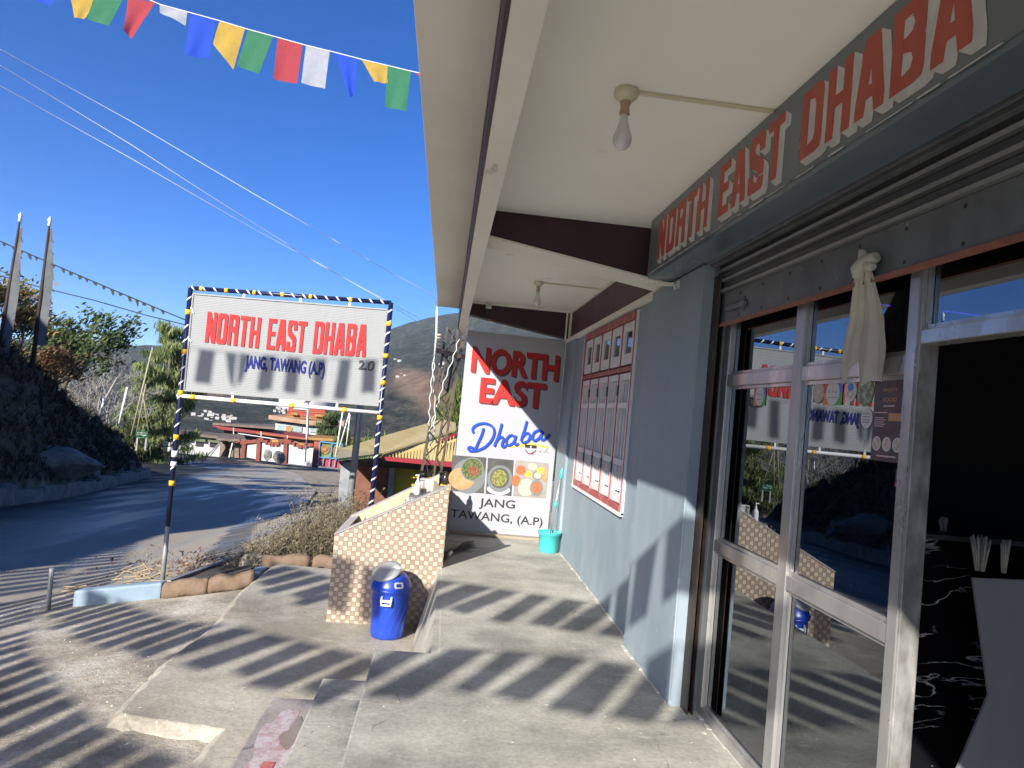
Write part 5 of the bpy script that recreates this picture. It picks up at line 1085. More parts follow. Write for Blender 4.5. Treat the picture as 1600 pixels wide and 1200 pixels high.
# ------------------------------------------------------------------ prayer flags
FC = {'blue': (.01,.06,.50), 'white': (.42,.42,.44), 'red': (.42,.035,.02), 'green': (.035,.19,.055), 'yellow': (.52,.33,.015)}
FM = {k: mat('flag_cloth_'+k, v, .8, tuple(min(1, c*1.15) for c in v), 14, bump=.004, bscale=22, translucent=.4, open_weave=.13) for k, v in FC.items()}
M_cord = mat('white_cord', (.65,.65,.62), .7); M_dcord = mat('dark_cord', (.02,.02,.02), .8)
def flag_mesh(b, poly, wob, seed, off=0.0):
    # poly: outline (x,z) in plane; build as strip grid between top edge and bottom edge
    pass
def vis_flag(parent, quad, color, seed, fold=0.0):
    # quad: tl, tr, br, bl world points; cloth with ripples
    R = random.Random(seed); n, m_ = 8, 10; vs = []; a1, a2 = R.uniform(.006, .02), R.uniform(0, 6)
    for j in range(m_+1):
        v = j/m_
        for i in range(n+1):
            u = i/n; p = quad[0].lerp(quad[1], u).lerp(quad[3].lerp(quad[2], u), v); p = p+Vector((R.gauss(0,.001), a1*math.sin(u*7+a2+v*2)*v+fold*math.sin(u*PI)*v, 0)); vs.append(p)
    b = MB(); w_ = n+1; b.add(vs, [[j*w_+i, (j+1)*w_+i, (j+1)*w_+i+1, j*w_+i+1] for j in range(m_) for i in range(n)], 0, True)
    o = b.build('flag', FM[color], parent); o['label'] = color+' cloth flag'; return o
FY = 9.2
fl = thing('prayer_flag_string', at(380, 45, FY), 'string of coloured prayer flags crossing the sky at the top left', 'flags')
cordp = [(-60,-38),(60,-8),(130,-3),(232,-1),(250,7),(298,20),(345,33),(388,46),(432,58),(475,70),(520,81),(562,92),(608,103),(645,112),(690,121),(760,137)]
part('cord', M_cord, fl, lambda b: b.tube([at(x, y, FY) for x, y in cordp], .006, 5))
VF = [('blue', (40,-10),(88,-4),(80,9),(52,0)), ('yellow', (110,-4),(150,-1),(134,29),(116,28)), ('green', (146,-2),(192,0),(170,41),(136,30)), ('red', (200,-2),(243,3),(206,62),(194,48)), ('white', (250,7),(293,18),(289,39),(249,19)),
      ('blue', (297,20),(336,31),(328,92),(289,87)), ('yellow', (343,33),(383,44),(364,108),(332,68)), ('green', (388,46),(427,57),(405,116),(370,103)), ('red', (434,59),(473,69),(464,130),(427,123)), ('white', (478,70),(515,80),(508,139),(471,130)),
      ('blue', (524,82),(558,91),(556,143),(546,154)), ('yellow', (565,93),(606,103),(606,130),(585,128)), ('green', (606,102),(642,112),(635,174),(601,167)), ('red', (648,112),(690,121),(684,150),(659,125)), ('white', (700,122),(738,132),(734,180),(696,172))]
for k, (c_, a1, a2, a3, a4) in enumerate(VF): vis_flag(fl, [at(x, y, FY) for x, y in (a1, a2, a3, a4)], c_, 100+k, .03 if c_ in ('red',) else 0)
# strings strung over the road behind the viewer: their shadows fall on porch, forecourt and sign
def fstring(pts, z, label, h=.50, w_=.235, gap=.085, seed=1, fold=()):
    P3 = [Vector((x, y, z if len(p) == 0 else p[0])) for x, y, *p in pts]; t = thing('prayer_flag_string', P3[0], label, 'flags', 'prayer flag strings over the road')
    part('cord', M_cord, t, lambda b: b.tube(P3, .006, 4)); R = random.Random(seed); cols = ['blue','white','red','green','yellow']; k = 0
    L = [0]; 
    for a_, c_ in zip(P3[:-1], P3[1:]): L.append(L[-1]+(c_-a_).length)
    def atl(s_):
        for i_ in range(len(L)-1):
            if s_ <= L[i_+1]: return P3[i_].lerp(P3[i_+1], (s_-L[i_])/(L[i_+1]-L[i_]))
        return P3[-1]
    s_ = .1
    while s_+w_ < L[-1]:
        ww = w_*R.uniform(.82, 1.12); a_, c_ = atl(s_), atl(min(s_+ww, L[-1])); hh = h*R.uniform(.86, 1.06); dn = Vector((R.gauss(0,.06), R.gauss(0,.06), -1))*hh; dn2 = dn*R.uniform(.93, 1.05)+Vector((R.gauss(0,.02), R.gauss(0,.02), 0))
        if k in fold:
            c_ = c_+(c_-a_)*.6; m_ = a_.lerp(c_, .5)+Vector((0,0,-hh*.62))
            vis_flag(t, [a_, a_.lerp(c_, .47), a_.lerp(c_, .42)+Vector((0,0,-hh)), a_.lerp(c_, .2)+Vector((0,0,-hh*.7))], cols[k % 5], seed*100+k); vis_flag(t, [a_.lerp(c_, .56), c_, a_.lerp(c_, .8)+Vector((0,0,-hh*.72)), a_.lerp(c_, .55)+Vector((0,0,-hh))], cols[k % 5], seed*100+k+50)
            k += 1; s_ += (c_-a_).length+gap; continue
        if R.random() < .03 and not fold: s_ += w_+gap; k += 1; continue
        vis_flag(t, [a_, c_, c_+dn, a_+dn2], cols[k % 5], seed*100+k); k += 1; s_ += w_+gap+R.uniform(-.02,.02)
fstring([(-15,9.5,6.5),(-12.6,4.4),(-11.36,1.8),(-10.07,-.58),(-8.75,-2.19),(-6.93,-3.84),(-6.0,-4.4),(-4.0,-5.2)], 4.3, 'prayer flags nearest the hill behind the viewer', seed=2)
fstring([(-11.5,1.8,5.0),(-9.6,.2),(-8.51,-.68),(-7.52,-1.41),(-6.36,-1.81),(-5.51,-2.21),(-4.46,-2.75),(-3.33,-2.75),(-2.95,-2.85),(-1.6,-3.0)], 4.3, 'prayer flags strung low over the forecourt behind the viewer, nearest the steps', seed=3, w_=.25, gap=.09)
fstring([(-9.0,3.2,4.5),(-6.77,.95),(-6.27,.6),(-5.1,-.25),(-4.16,-.82),(-2.92,-1.25),(-1.2,-1.7)], 4.3, 'prayer flags strung from the hill to the middle of the roof edge', seed=4, w_=.225, gap=.075)
fstring([(-14.5,10.5,5.5),(-12.84,7),(-11.9,4.82),(-11.47,3.66),(-11.0,2.6)], 4.3, 'prayer flags over the far lane of the road', seed=5)
fstring([(-12.5,12.0,6),(-10.9,8.9),(-9.9,6.4),(-9.0,4.07),(-8.3,2.2)], 4.3, 'prayer flags over the near lane of the road', seed=6)
fstring([(-8.6,2.9),(-6.95,2.66),(-6.0,2.62),(-4.6,2.66),(-4.2,2.7)], 6.24, 'high prayer flags strung above the road up-sun of the name board', seed=7, w_=.20, gap=.16, h=.50, fold=(4,))
# far dark string with tiny flags and bare cables
FY2 = 34
fs2 = thing('prayer_flag_string', at(100, 425, FY2), 'far string of small dark flags between the tall white flagpoles', 'flags')
def fpt(t, dy=0): x = -20+310*t; y = 368+ (500-368)*t + 14*math.sin(PI*t)*-.2 + 4*math.sin(PI*t); return at(x, y+dy, FY2)
part('cord', M_dcord, fs2, lambda b: b.tube([fpt(t) for t in np.linspace(0, 1, 24)], .025, 4))
R = random.Random(15); M_dflag = mat('dark_flag_cloth', (.035,.04,.035), .9)
for k in range(21):
    t = .03+k*.042+R.uniform(-.006,.006); wd = .020; hh = R.uniform(5, 10)
    part('flag', M_dflag, fs2, lambda b: b.add([fpt(t), fpt(t+wd*1.1), fpt(t+wd*(1.05-.2*(k%2)), hh*(.55+.45*((k*7)%5)/4)), fpt(t+wd*(.1+.25*(k%3)), hh*(.7+.3*((k*3)%4)/3))], [[0,1,2,3]]))
one('telephone_cable', M_dcord, 'thin dark cable sagging behind the far string of small flags', 'cable', lambda b: b.tube([at(x, y, 36) for x, y in ((-20,425),(60,448),(150,470),(230,493),(300,510))], .022, 4))
M_wire = mat('aluminium_wire', (.85,.85,.83), .6)
for k, (pts, yy) in enumerate([([(-60,40),(0,77),(200,187),(400,305),(600,420),(683,465),(720,485)],(9,15)), ([(-60,62),(0,102),(200,223),(325,304),(400,351),(480,401),(600,470),(660,508),(727,556)],(9,15)), ([(-60,98),(0,134),(200,245),(325,317),(400,360),(480,403),(600,468),(660,500),(728,532)],(9,15))]):
    n = len(pts); one('power_wire', M_wire, ['highest of the three pale power wires crossing the sky', 'middle pale power wire, meeting the lattice pole lowest', 'lowest of the three pale wires at the left picture edge'][k], 'wire',
        lambda b: b.tube([at(x, y, yy[0]+(yy[1]-yy[0])*i/(n-1)) for i, (x, y) in enumerate(pts)], .005, 5), 'power wires')

# ------------------------------------------------------------------ lattice pole with cables
M_iron = mat('dark_angle_iron', (.05,.045,.04), .6, (.13,.09,.06), 7, metal=.5); LY = 15.0
lp = thing('lattice_pole', at(668, 760, LY), 'dark steel lattice electricity pole with a crossarm behind the banner', 'pole')
legs = [((652,775),(699,512)), ((672,775),(716,512)), ((683,775),(726,508))]
LG = [(at(a_[0], a_[1], LY+dy), at(c_[0], c_[1], LY+dy)) for (a_, c_), dy in zip(legs, (0, .3, 0))]
for a_, c_ in LG: part('leg', M_iron, lp, lambda b: b.bar(a_, c_, .05, .05))
def lace(b):
    for k in range(13):
        t, t2 = k/13, (k+1)/13
        for i_, j_ in ((0,1),(1,2)):
            p_, q_ = (LG[i_], LG[j_]) if k % 2 else (LG[j_], LG[i_]); b.bar(p_[0].lerp(p_[1], t), q_[0].lerp(q_[1], t2), .018, .018)
part('lacing', M_iron, lp, lace)
part('crossarm', M_iron, lp, lambda b: b.bar(at(680,547,LY-.1), at(738,561,LY-.1), .09, .09))
M_ins = mat('cream_insulator', (.5,.42,.30), .4)
part('insulator', M_ins, lp, lambda b: [b.lathe(at(686, 545-5*k, LY-.1), [(.0,.0),(.03,.0),(.07,.012),(.03,.04),(.0,.045)], 12) for k in range(5)])
part('strut', M_iron, lp, lambda b: (b.bar(at(688,600,LY), at(709,515,LY), .035, .035), b.bar(at(700,640,LY), at(733,500,LY), .035, .035)))
M_wht = mat('white_cable_sheath', (.6,.6,.56), .5)
def squig(pts, amp, seed, y, r=.0095):
    amp *= .75
    R = random.Random(seed); out = []
    for i in range(len(pts)-1):
        for k in range(7):
            t = k/7; x = pts[i][0]+(pts[i+1][0]-pts[i][0])*t+amp*math.sin((i*7+k)*1.5+seed); out.append(at(x, pts[i][1]+(pts[i+1][1]-pts[i][1])*t, y))
    return lambda b: b.tube(out, r, 5)
one('drop_cable', M_wht, 'straight white cable dropping from the roof corner', 'cable', lambda b: b.tube([at(683,468,13), at(682,520,13), at(679,557,13)], .02, 6), 'white drop cables')
one('drop_cable', M_wht, 'wavy white cable hanging left of the lattice pole', 'cable', squig([(678,556),(674,600),(671,640),(671,668),(668,700),(668,750)], 1.6, 1, 13.2), 'white drop cables')
one('drop_cable', M_wht, 'twisted white cable nearest the lattice pole', 'cable', squig([(717,530),(708,560),(694,596),(684,630),(675,660),(668,690)], 1.8, 2, 13.4), 'white drop cables')
one('drop_cable', M_wht, 'second wavy white cable hanging from the crossarm', 'cable', squig([(679,558),(677,590),(680,640),(678,680),(672,700)], 1.8, 3, 13.3), 'white drop cables')
gp_ = ong(537, 870); one('steel_pole', mat('galvanised_steel', (.30,.31,.31), .45, (.38,.39,.39), 6, metal=.4), 'plain grey steel pole rising from the dry bushes', 'pole', lambda b: b.tube([Vector((at(537,872,12.2))), at(563,640,12.2), at(570,560,12.2)], .055, 12))

# ------------------------------------------------------------------ yellow roofed shed
M_yr = mat('cream_yellow_roof_sheet', (.36,.28,.11), .45, (.42,.34,.16), 2, bump=.01, bscale=5); M_yw = mat('yellow_wall_paint', (.50,.36,.02), .7, (.42,.29,.02), 2); M_ymr = mat('maroon_fascia', (.26,.02,.03), .6); M_rw = mat('rusty_brown_wall', (.12,.045,.025), .8, (.17,.07,.04), 3)
M_gw = mat('grey_post_render', (.16,.17,.18), .8, (.26,.27,.28), 3)
yb = thing('yellow_shed', at(640, 780, 22), 'shed with a cream yellow roof and yellow walls behind the wash counter', 'building')
A_, B_, C_, D_2, E_, F_ = at(526,720,17.5), at(530,704,19.5), at(690,657,25), at(712,663,24.5), at(712,674,22), at(596,711,20.2)
def roofp(b):
    b.prism([A_, F_, C_, B_], (0,0,.05)); b.prism([F_, E_, D_2, C_], (0,0,.05))
part('roof', M_yr, yb, roofp)
part('gable', M_yr, yb, lambda b: b.prism([at(598,713,20.5), at(714,677,21.8), at(710,722,20.9)], (.0,.1,0)))
for k in range(22):
    t = k/22; x = 604+t*106; yb0 = 713+ (x-598)*.085; yt0 = 713-(x-598)*.31
    part('rib', M_yr, yb, lambda b: b.bar(at(x, yb0-1, 20.4+t*.3), at(x+(yb0-yt0)*.09, yt0+1.5, 20.45+t*.9), .022, .02))
part('fascia', M_ymr, yb, lambda b: (b.prism([at(596,713,20.3), at(714,723,20.7), at(714,731,20.7), at(596,719,20.3)], (0,.1,0)), b.prism([at(680,690,21.3), at(714,675,21.7), at(714,681,21.7), at(684,691,21.3)], (0,-.1,0))))
part('eave', mat('eave_dark', (.03,.03,.03), .9), yb, lambda b: b.prism([at(528,721,18.3), at(596,716,20.6), at(714,729,21.0), at(714,738,21.2), at(552,727,21.2), at(533,727,18.8)], (0,.3,0)))
part('wall', M_yw, yb, lambda b: b.prism([at(612,726,21.6), at(716,733,21.6), at(712,800,21.6), at(607,800,21.6)], (0,.2,0)), label='yellow painted wall')
part('wall', M_rw, yb, lambda b: b.prism([at(550,724,21.3), at(609,725,21.3), at(604,800,21.3), at(545,800,21.3)], (0,.2,0)), label='rusty brown sheet wall')
for q_, y_ in (((609,726,617,727,611,800,603,800), 21.2), ((533,722,549,722,545,790,527,790), 18.9), ((655,730,663,731,660,800,652,800), 21.4)):
    part('post', M_gw, yb, lambda b: b.prism([at(q_[k], q_[k+1], y_) for k in (0,2,4,6)], (0,.2,0)))

# ------------------------------------------------------------------ monastery wall, gate, stupa at the road bend
M_ww = mat('whitewash', (.45,.45,.47), .85, (.36,.36,.37), 1.2); M_br = mat('red_brick_trim', (.22,.05,.03), .8, (.13,.035,.025), .9); M_dkr = mat('dark_roof_sheet', (.09,.07,.055), .7, (.15,.11,.08), 1.5); M_mar = mat('maroon_paint', (.20,.02,.02), .7)
M_gold = mat('ochre_gold_paint', (.33,.18,.04), .7, (.22,.11,.03), .8); M_oldw = mat('weathered_timber', (.13,.10,.075), .9, (.2,.16,.12), 2)
def W3(px, py, y): return at(px, py, y)
mw = thing('monastery_wall', at(440, 725, 84), 'white compound wall with stepped red trim and red pillars at the road bend', 'wall')
def wy(px): return 92-(px-260)*.045
def poly_at(b, pts, th=.4, mi=0, dy=0.0): b.prism([at(x, y, wy(x)+dy) for x, y in pts], (0, th, 0), mi)
part('wall_panel', M_ww, mw, lambda b: poly_at(b, [(378,713),(378,693),(403,690),(403,718)]))
part('wall_panel', M_ww, mw, lambda b: poly_at(b, [(405,719),(405,688),(415,689),(421,692),(430,695),(438,694),(443,690),(446,688),(446,724)]))
part('wall_panel', M_ww, mw, lambda b: poly_at(b, [(448,724),(449,690),(458,692),(464,696),(474,699),(480,697),(491,696),(490,729)]))
part('wall_trim', M_br, mw, lambda b: [b.bar(at(x0, y0, wy(x0)-.1), at(x1, y1, wy(x1)-.1), .5, .35) for x0, y0, x1, y1 in ((378,692,403,689),(406,687,414,688),(414,690,420,691),(421,693,430,694),(431,694.5,438,693),(439,691,446,688),(450,689,457,691),(458,693,463,694),(465,696,474,698),(475,698,482,696),(483,695,491,695),(370,690,378,688))])
for x, y0, y1 in ((404,687,720),(446,687,725),(381,690,715)): part('pillar', M_br, mw, lambda b: b.bar(at(x-1.2, y1, wy(x)-.3), at(x+1.2, y0-2, wy(x)-.3), .42, .42))
part('pillar', mat('orange_pillar', (.28,.075,.04), .8), mw, lambda b: b.bar(at(492,730,wy(492)-.3), at(496,690,wy(492)-.3), .6, .6), label='broad orange gate pillar')
part('shrine_niche', [M_br, M_gold], mw, lambda b: (poly_at(b, [(422,692),(422,686),(438,686),(438,692)], .2, 0, -.2), poly_at(b, [(425,691),(425,687),(435,687),(435,691)], .1, 1, -.3), poly_at(b, [(464,697),(464,691),(478,692),(478,698)], .2, 0, -.2), poly_at(b, [(466,696),(466,692),(476,693),(476,697)], .1, 1, -.3)))
gt = thing('monastery_gate', at(510, 731, 78), 'blue framed gate with round gold emblems and red lower panels', 'gate')
M_gblue = mat('gate_blue_paint', (.06,.19,.32), .5); M_gred2 = mat('gate_red_panel', (.50,.02,.04), .5); M_ggreen = mat('gate_green', (.06,.16,.04), .6, (.16,.2,.06), 2); M_wheel = mat('gate_gold', (.28,.14,.03), .5, (.12,.06,.02), 2.5)
def gq(b, x0, y0, x1, y1, dy=0, th=.08, mi=0, sl=.10):
    b.prism([at(x0, y0, 78+dy), at(x1, y0+(x1-x0)*sl, 78+dy), at(x1-(y1-y0)*.09, y1+(x1-x0)*sl, 78+dy), at(x0-(y1-y0)*.09, y1, 78+dy)], (0, th, 0), mi)
part('lower_panel', M_gred2, gt, lambda b: (gq(b, 498,714,515.5,728), gq(b, 518,716,531,730)))
part('upper_panel', M_ggreen, gt, lambda b: (gq(b, 500,692,517,713), gq(b, 521,694,533,714)))
part('emblem', M_wheel, gt, lambda b: (b.disc(at(508,702,77.9), X1, Z1, .50, 20), b.disc(at(526,703.5,77.9), X1, Z1, .42, 20)))
part('frame', M_gblue, gt, lambda b: [b.bar(at(*p_, 77.8), at(*q_, 77.8), .13, .13) for p_, q_ in (((500,690),(535,694)),((499,714),(531,717)),((500,690),(497,729)),((519,692),(514,731)),((535,694),(531,732)),((506,715),(504,729)),((525,717),(522,731)))])
part('emblem_hub', M_gold, gt, lambda b: (b.disc(at(508,702,77.8), X1, Z1, .16, 12), b.disc(at(526,703.5,77.8), X1, Z1, .14, 12)))
# left white building with dark windows
wb = thing('white_outbuilding', at(300, 708, 92), 'long low white building with dark windows beyond the road bend', 'building')
def qy(b, x0, y0, x1, y1, dy=0, th=.3, sl=.1, mi=0): b.prism([at(x0, y0, 92+dy), at(x1, y0+(x1-x0)*sl, 92+dy), at(x1-(y1-y0)*.09, y1+(x1-x0)*sl, 92+dy), at(x0-(y1-y0)*.09, y1, 92+dy)], (0, th, 0), mi)
part('wall', M_ww, wb, lambda b: qy(b, 264,678,345,706, 0, 2.5))
part('roof', M_dkr, wb, lambda b: (b.prism([at(260,677,91), at(345,686,91), at(346,681,95), at(262,672,95)], (0,0,.3)), qy(b, 259,674,274,678,-.6,.5)))
for x0, x1 in ((280,296),(306,318),(328,340)):
    wo = part('window', mat('dark_window', (.02,.02,.025), .3), wb, lambda b: qy(b, x0, 685+(x0-264)*.07, x1, 694+(x0-264)*.07, -.1, .1)); part('lintel', mat('olive_awning', (.10,.13,.07), .8), wo, lambda b: qy(b, x0-3, 682+(x0-264)*.07, x1+3, 686+(x0-264)*.07, -.5, .4))
hut = thing('timber_hut', at(360, 715, 88), 'weathered timber hut with leaning poles against the white wall', 'hut')
part('wall', M_oldw, hut, lambda b: (b.prism([at(343,714,88), at(344,689,88), at(352,689,88), at(351,714,88)], (0,1,0)), b.prism([at(366,715,88), at(367,688,88), at(381,689,88), at(379,716,88)], (0,1,0)), b.prism([at(352,713,88.6), at(354,690,88.6), at(366,690,88.6), at(364,714,88.6)], (0,.1,0))))
part('roof', M_dkr, hut, lambda b: b.prism([at(338,688,86.5), at(384,690,86.5), at(380,682,91), at(346,680,91)], (0,0,.25)))
part('pole', M_pole, hut, lambda b: [b.bar(at(*p_, 86.5), at(*q_, 87), .12, .12) for p_, q_ in (((324,712),(343,692)),((328,713),(345,692)),((358,715),(364,690)),((381,690),(396,715)),((379,692),(393,716)))])
# gold and red arcade roof
ar = thing('prayer_hall', at(440, 690, 100), 'long low prayer hall with a maroon and ochre roof edge behind the white wall', 'building')
part('roof_edge', M_mar, ar, lambda b: b.prism([at(330,664,100), at(480,684,100), at(480,688,100), at(345,671,100)], (0,8,0)), label='maroon roof edge')
part('roof_edge', M_gold, ar, lambda b: b.prism([at(478,683,100), at(575,689,100), at(575,693,100), at(478,687,100)], (0,8,0)), label='ochre roof edge')
part('roof_edge', mat('orange_edge', (.25,.07,.03), .7), ar, lambda b: b.prism([at(400,675,99), at(480,684.5,99), at(480,687.5,99), at(400,678,99)], (0,.5,0)), label='orange red roof edge')
part('wall', M_dkr, ar, lambda b: b.prism([at(350,671,102), at(575,693,102), at(572,715,102), at(350,690,102)], (0,4,0)))
part('roof', M_dkr, ar, lambda b: b.prism([at(332,664,100), at(430,671,100), at(430,666,108), at(350,664,108)], (0,0,.3)))
part('railing', mat('rail_white', (.5,.5,.5), .6), ar, lambda b: [b.bar(at(x0, y0, 97), at(x1, y1, 97), .1, .1) for x0, y0, x1, y1 in ((372,677,476,693),(365,668,365,678),(408,674,408,684),(449,680,449,692))])
# stupa
stp = thing('stupa', at(470, 700, 118), 'white domed stupa with red tiers and a painted drum', 'monument'); SYY = 118
def band(b, x0, y0, x1, y1, th, mi=0, sl=.085, dy=0): b.prism([at(x0, y0, SYY+dy), at(x1, y0+(x1-x0)*sl, SYY+dy), at(x1-(y1-y0)*.09, y1+(x1-x0)*sl, SYY+dy), at(x0-(y1-y0)*.09, y1, SYY+dy)], (0, th, 0), mi)
M_st = mat('stupa_red', (.28,.03,.02), .7); M_sto = mat('stupa_ochre', (.28,.12,.035), .7, (.17,.06,.025), .6); M_slab2 = mat('stupa_stone', (.28,.16,.10), .8, (.36,.24,.16), .8); M_cyan = mat('painted_cyan', (.14,.26,.26), .7, (.32,.34,.32), .5)
cdm = at(478, 640, SYY+5); 
part('dome', M_ww, stp, lambda b: b.lathe(cdm, [(4.2,0),(4.4,1.2),(4.2,2.8),(3.4,4.4),(2,5.4),(0,5.8)], 28))
part('spire', M_gold, stp, lambda b: b.lathe(cdm+Vector((0,0,5.6)), [(1.2,0),(1.2,1.2),(.8,1.4),(.2,5),(0,5.2)], 16))
for k, (x0, y0, x1, y1, m_) in enumerate(((451,636,508,641,M_st),(449,642,511,647,M_st),(447,648,510,652,M_sto))): part('tier', m_, stp, lambda b: band(b, x0, y0, x1, y1, 6, dy=1-k*.3))
part('tier_line', M_sto, stp, lambda b: (band(b, 449,640.3,511,641.8, 6.4, dy=.6), band(b, 446,646.5,513,648, 6.6, dy=.3)))
part('emblem', M_gold, stp, lambda b: (b.prism([at(455,644,SYY-.2), at(465,645,SYY-.2), at(465,649,SYY-.2), at(455,648,SYY-.2)], (0,.2,0)), b.prism([at(492,647,SYY-.2), at(506,648.5,SYY-.2), at(506,652,SYY-.2), at(492,650.5,SYY-.2)], (0,.2,0))))
part('cornice', M_slab2, stp, lambda b: (band(b, 420,648.5,480,655,8, dy=-1.5, sl=.14), band(b, 479,657,538,664.5,8, dy=-1.5, sl=.03)))
part('drum', M_ww, stp, lambda b: (band(b, 430,660,479,677,6, dy=-.5, sl=.1), band(b, 480,664,530,680,6, dy=-.5, sl=.05)))
part('painting', M_cyan, stp, lambda b: (band(b, 434,664,448,672,.1, dy=-.7), band(b, 457,666,472,674,.1, dy=-.7), band(b, 485,668,499,675,.1, dy=-.7), band(b, 507,669,521,676,.1, dy=-.7)))
part('medallion', M_gold, stp, lambda b: (b.disc(at(452,670,SYY-.8), X1, Z1, .48, 16), b.disc(at(501,673.5,SYY-.8), X1, Z1, .45, 16)))
one('solar_panel_lamp', M_blackm, 'dark solar street lamp in front of the stupa dome', 'lamp', lambda b: (b.prism([at(474,629,104), at(483,625,104), at(487,626,104), at(483,629.5,104)], (0,.5,.1)), b.bar(at(482,628,104), at(482,684,104), .12, .12)))
rock('rubble', at(418, 716, 80)+Vector((0,0,.3)), (.45,.4,.9), 'tall grey boulder leaning by the white monastery wall', M_rock, 31, 'rock'); rock('rubble', at(436, 718, 79)+Vector((0,0,.2)), (.95,.7,.75), 'wide grey boulder right of the tall one by the white wall', M_rock, 32, 'rock')
# white poles
def wpole(px0, py0, px1, py1, y, label, r=.06, m_=None): one('prayer_pole', m_ or M_wp, label, 'pole', lambda b: b.tube([at(px0, py0, y), at(px1, py1, y)], r, 6), 'thin poles around the road bend')
wpole(524,715,536,640,60,'thin white pole just left of the grey steel pole'); wpole(530,700,546,645,62,'leaning white pole between the gate and steel pole',.05); wpole(541,696,547,648,63,'third white pole behind the name board end',.05)
wpole(477,722,481,640,76,'white pole standing before the monastery gate',.07)
wpole(264,672,266,622,70,'left of two white poles beside the pine',.08); wpole(269,672,272,622,70,'right of two white poles beside the pine',.08)
M_bam = mat('bamboo_pole', (.30,.27,.17), .7)
wpole(205,681,237,548,45,'long slanting bamboo pole with a white tip before the pine',.05,M_bam); wpole(213,678,228,600,46,'short bamboo pole crossing the slanting one',.035,M_bam); wpole(232,673,222,606,47,'bamboo pole leaning left before the pine',.035,M_bam)
wpole(186,662,199,605,44,'pale bare pole at the end of the dark bank',.06,M_wp); wpole(159,641,163,621,40,'short white post on the end of the bank',.06,M_wp)
one('prayer_flag', FM['white'], 'small white flag on the tip of the slanting bamboo pole', 'flag', lambda b: b.prism([at(235,552,45), at(238,540,45), at(239,545,45), at(237,552,45)], (0,.02,0)))
rs_ = thing('road_sign', at(222, 700, 48), 'small green road direction sign beyond the bank', 'sign'); M_rsg = mat('green_road_sign', (.015,.13,.06), .5)
part('board', M_rsg, rs_, lambda b: b.prism([at(212,684,48), at(231,685,48), at(231,674,48), at(212,672,48)], (0,.05,0))); part('post', M_pole, rs_, lambda b: b.bar(at(215,684,48), at(213,704,48), .1)); part('post', M_pole, rs_, lambda b: b.bar(at(229,685,48), at(227,704,48), .1))
for y in (676,679.5): part('text_line', M_swhite, rs_, lambda b: b.bar(at(214,y,47.95), at(229,y+.8,47.95), .03, .03))
# tall cloth banners on poles
M_pf = mat('white_banner_cloth', (.12,.13,.14), .8, (.17,.18,.19), 3, translucent=.35); M_dpole = mat('dark_timber_pole', (.03,.02,.018), .8)
def tallflag(b0, t0, y, wpx, label, f0, f1, seed):
    t = thing('flag_pole', at(*b0, y), label, 'flagpole', 'tall cloth banners on the bank'); P = lambda s_, dx=0: at(b0[0]+(t0[0]-b0[0])*s_+dx, b0[1]+(t0[1]-b0[1])*s_, y)
    part('pole', M_dpole, t, lambda b: b.tube([P(0), P(1)], [.075, .03], 8)); R = random.Random(seed)
    def cl(b):
        n = 30; vs = []
        for k in range(n+1):
            s_ = f0+(f1-f0)*k/n; w_ = wpx*(1-max(0, (s_-.62)/.38)*.74)*(1+.05*R.uniform(-1,1)); a_, c_ = P(s_, 1), P(s_, w_); c_ = c_+Vector((0,.02*math.sin(k*.7),0)); m2 = (a_+c_)/2+Vector((0,.03*math.sin(k*.5+1),0)); vs += [a_, m2, c_]
        b.add(vs, [[3*k+q, 3*k+q+1, 3*k+q+4, 3*k+q+3] for k in range(n) for q in range(2)], 0, True)
    part('cloth', M_pf, t, cl); part('tassel', M_dflag, t, lambda b: [b.add([P(s_, (wpx-2)*(1-max(0, (s_-.55)/.45)*.8)), P(s_+.012, (wpx-2)*(1-max(0, (s_-.55)/.45)*.8)), P(s_-.02, 4+wpx*(1-max(0, (s_-.55)/.45)*.8)), P(s_-.026, 3+wpx*(1-max(0, (s_-.55)/.45)*.8))], [[0,1,2,3]]) for s_ in np.linspace(f0+.05, .9, 9)])
    part('finial', M_wp, t, lambda b: b.lathe(P(1), [(0,-.05),(.06,.0),(.04,.10),(.07,.16),(.02,.25),(0,.3)], 8))
tallflag((50,575),(77,352), 24, 17, 'tall white cloth banner on a dark pole, right of the pair', .16, .98, 1)
tallflag((-14,620),(31,345), 25, 17, 'leaning tall cloth banner at the left picture edge', .1, .96, 2)

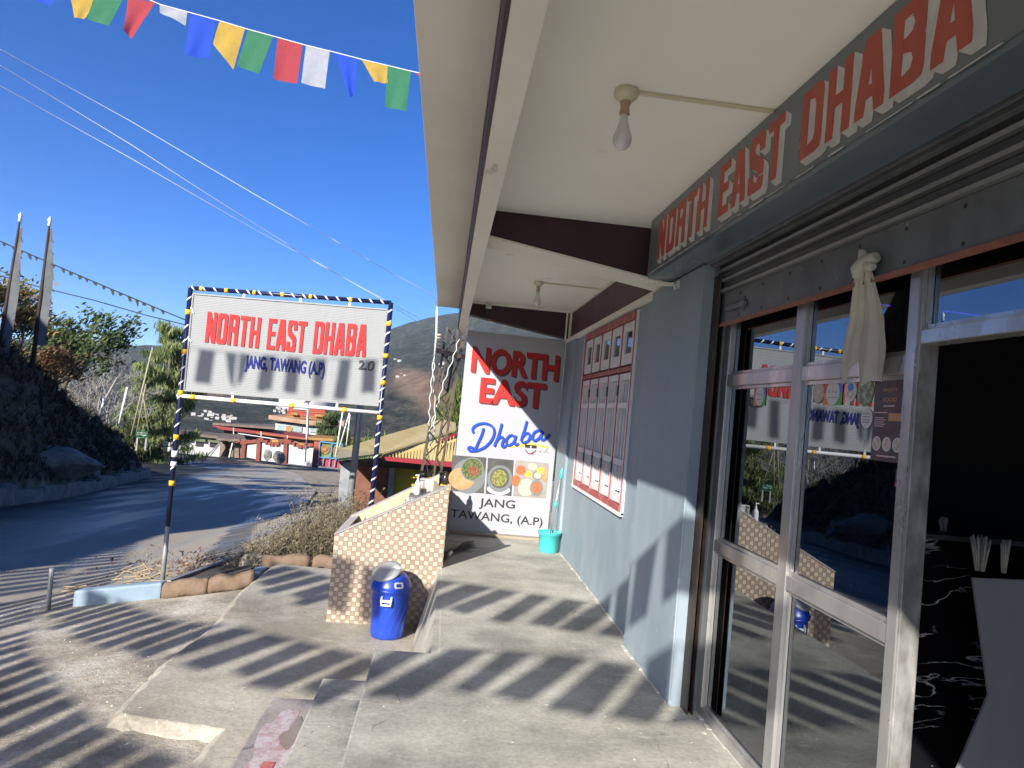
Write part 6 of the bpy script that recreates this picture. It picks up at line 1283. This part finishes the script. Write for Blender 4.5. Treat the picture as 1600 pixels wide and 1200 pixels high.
# ------------------------------------------------------------------ far villages
M_vh = mat('village_wall', (.34,.33,.31), .8); M_vr = mat('village_roof', (.22,.15,.12), .8)
def village(cx, cy, n, sx_, sy_, label, seed, size=9):
    R = random.Random(seed); b = MB()
    for k in range(n):
        px, py = R.gauss(cx, sx_), R.gauss(cy, sy_); d = ray(px, py); t = np.arange(200, 3400, 6.0); Z = CZ+d.z/d.y*t; Hh = height(d.x/d.y*t, t)
        if not (Z < Hh).any(): continue
        k2 = int(np.argmax(Z < Hh)); p = Vector((d.x/d.y*t[k2], t[k2], float(Hh[k2]))); w_, h_ = size*R.uniform(.15,.38)*min(1.6, t[k2]/1100), size*R.uniform(.18,.3)*min(1.6, t[k2]/1100)
        b.box(p-Vector((w_,w_*.6,1.5)), p+Vector((w_,w_*.6,h_)), 0); b.box(p+Vector((-w_*1.05,-w_*.65,h_)), p+Vector((w_*1.05,w_*.65,h_+h_*.25)), 1 if R.random() < .35 else 0)
    o = b.build('village', [M_vh, M_vr], None); tag(o, label, 'village', kind='stuff')
village(330, 652, 26, 16, 3.5, 'cluster of tiny white houses on the valley side left of the name board foot', 1); village(352, 656, 8, 6, 2, 'few larger pale houses at the right of the valley cluster', 2, 11)
village(435, 640, 12, 8, 4, 'scattered white houses left of the stupa', 3, 7); village(632, 586, 3, 6, 3, 'lone white farmhouse on the brown open slope', 4, 8); village(623, 565, 5, 5, 1.5, 'thin row of pale houses below the ridge', 5, 7); village(690, 572, 5, 4, 2, 'pale houses on the forest edge left of the lattice pole', 6, 7)

# ------------------------------------------------------------------ valley haze
hz = MB(); hz.box((-9000, -9000, -260), (9000, 9000, 620)); M_h = bpy.data.materials.new('valley_haze'); M_h.use_nodes = True; N = M_h.node_tree.nodes; L = M_h.node_tree.links
for n_ in list(N):
    if n_.bl_idname != 'ShaderNodeOutputMaterial': N.remove(n_)
pv = N.new('ShaderNodeVolumePrincipled'); pv.inputs['Color'].default_value = (.72,.87,1,1); pv.inputs['Density'].default_value = .00007; pv.inputs['Anisotropy'].default_value = .2
L.new(pv.outputs[0], [n_ for n_ in N if n_.bl_idname == 'ShaderNodeOutputMaterial'][0].inputs['Volume'])
tag(hz.build('haze', M_h, None), kind='stuff')
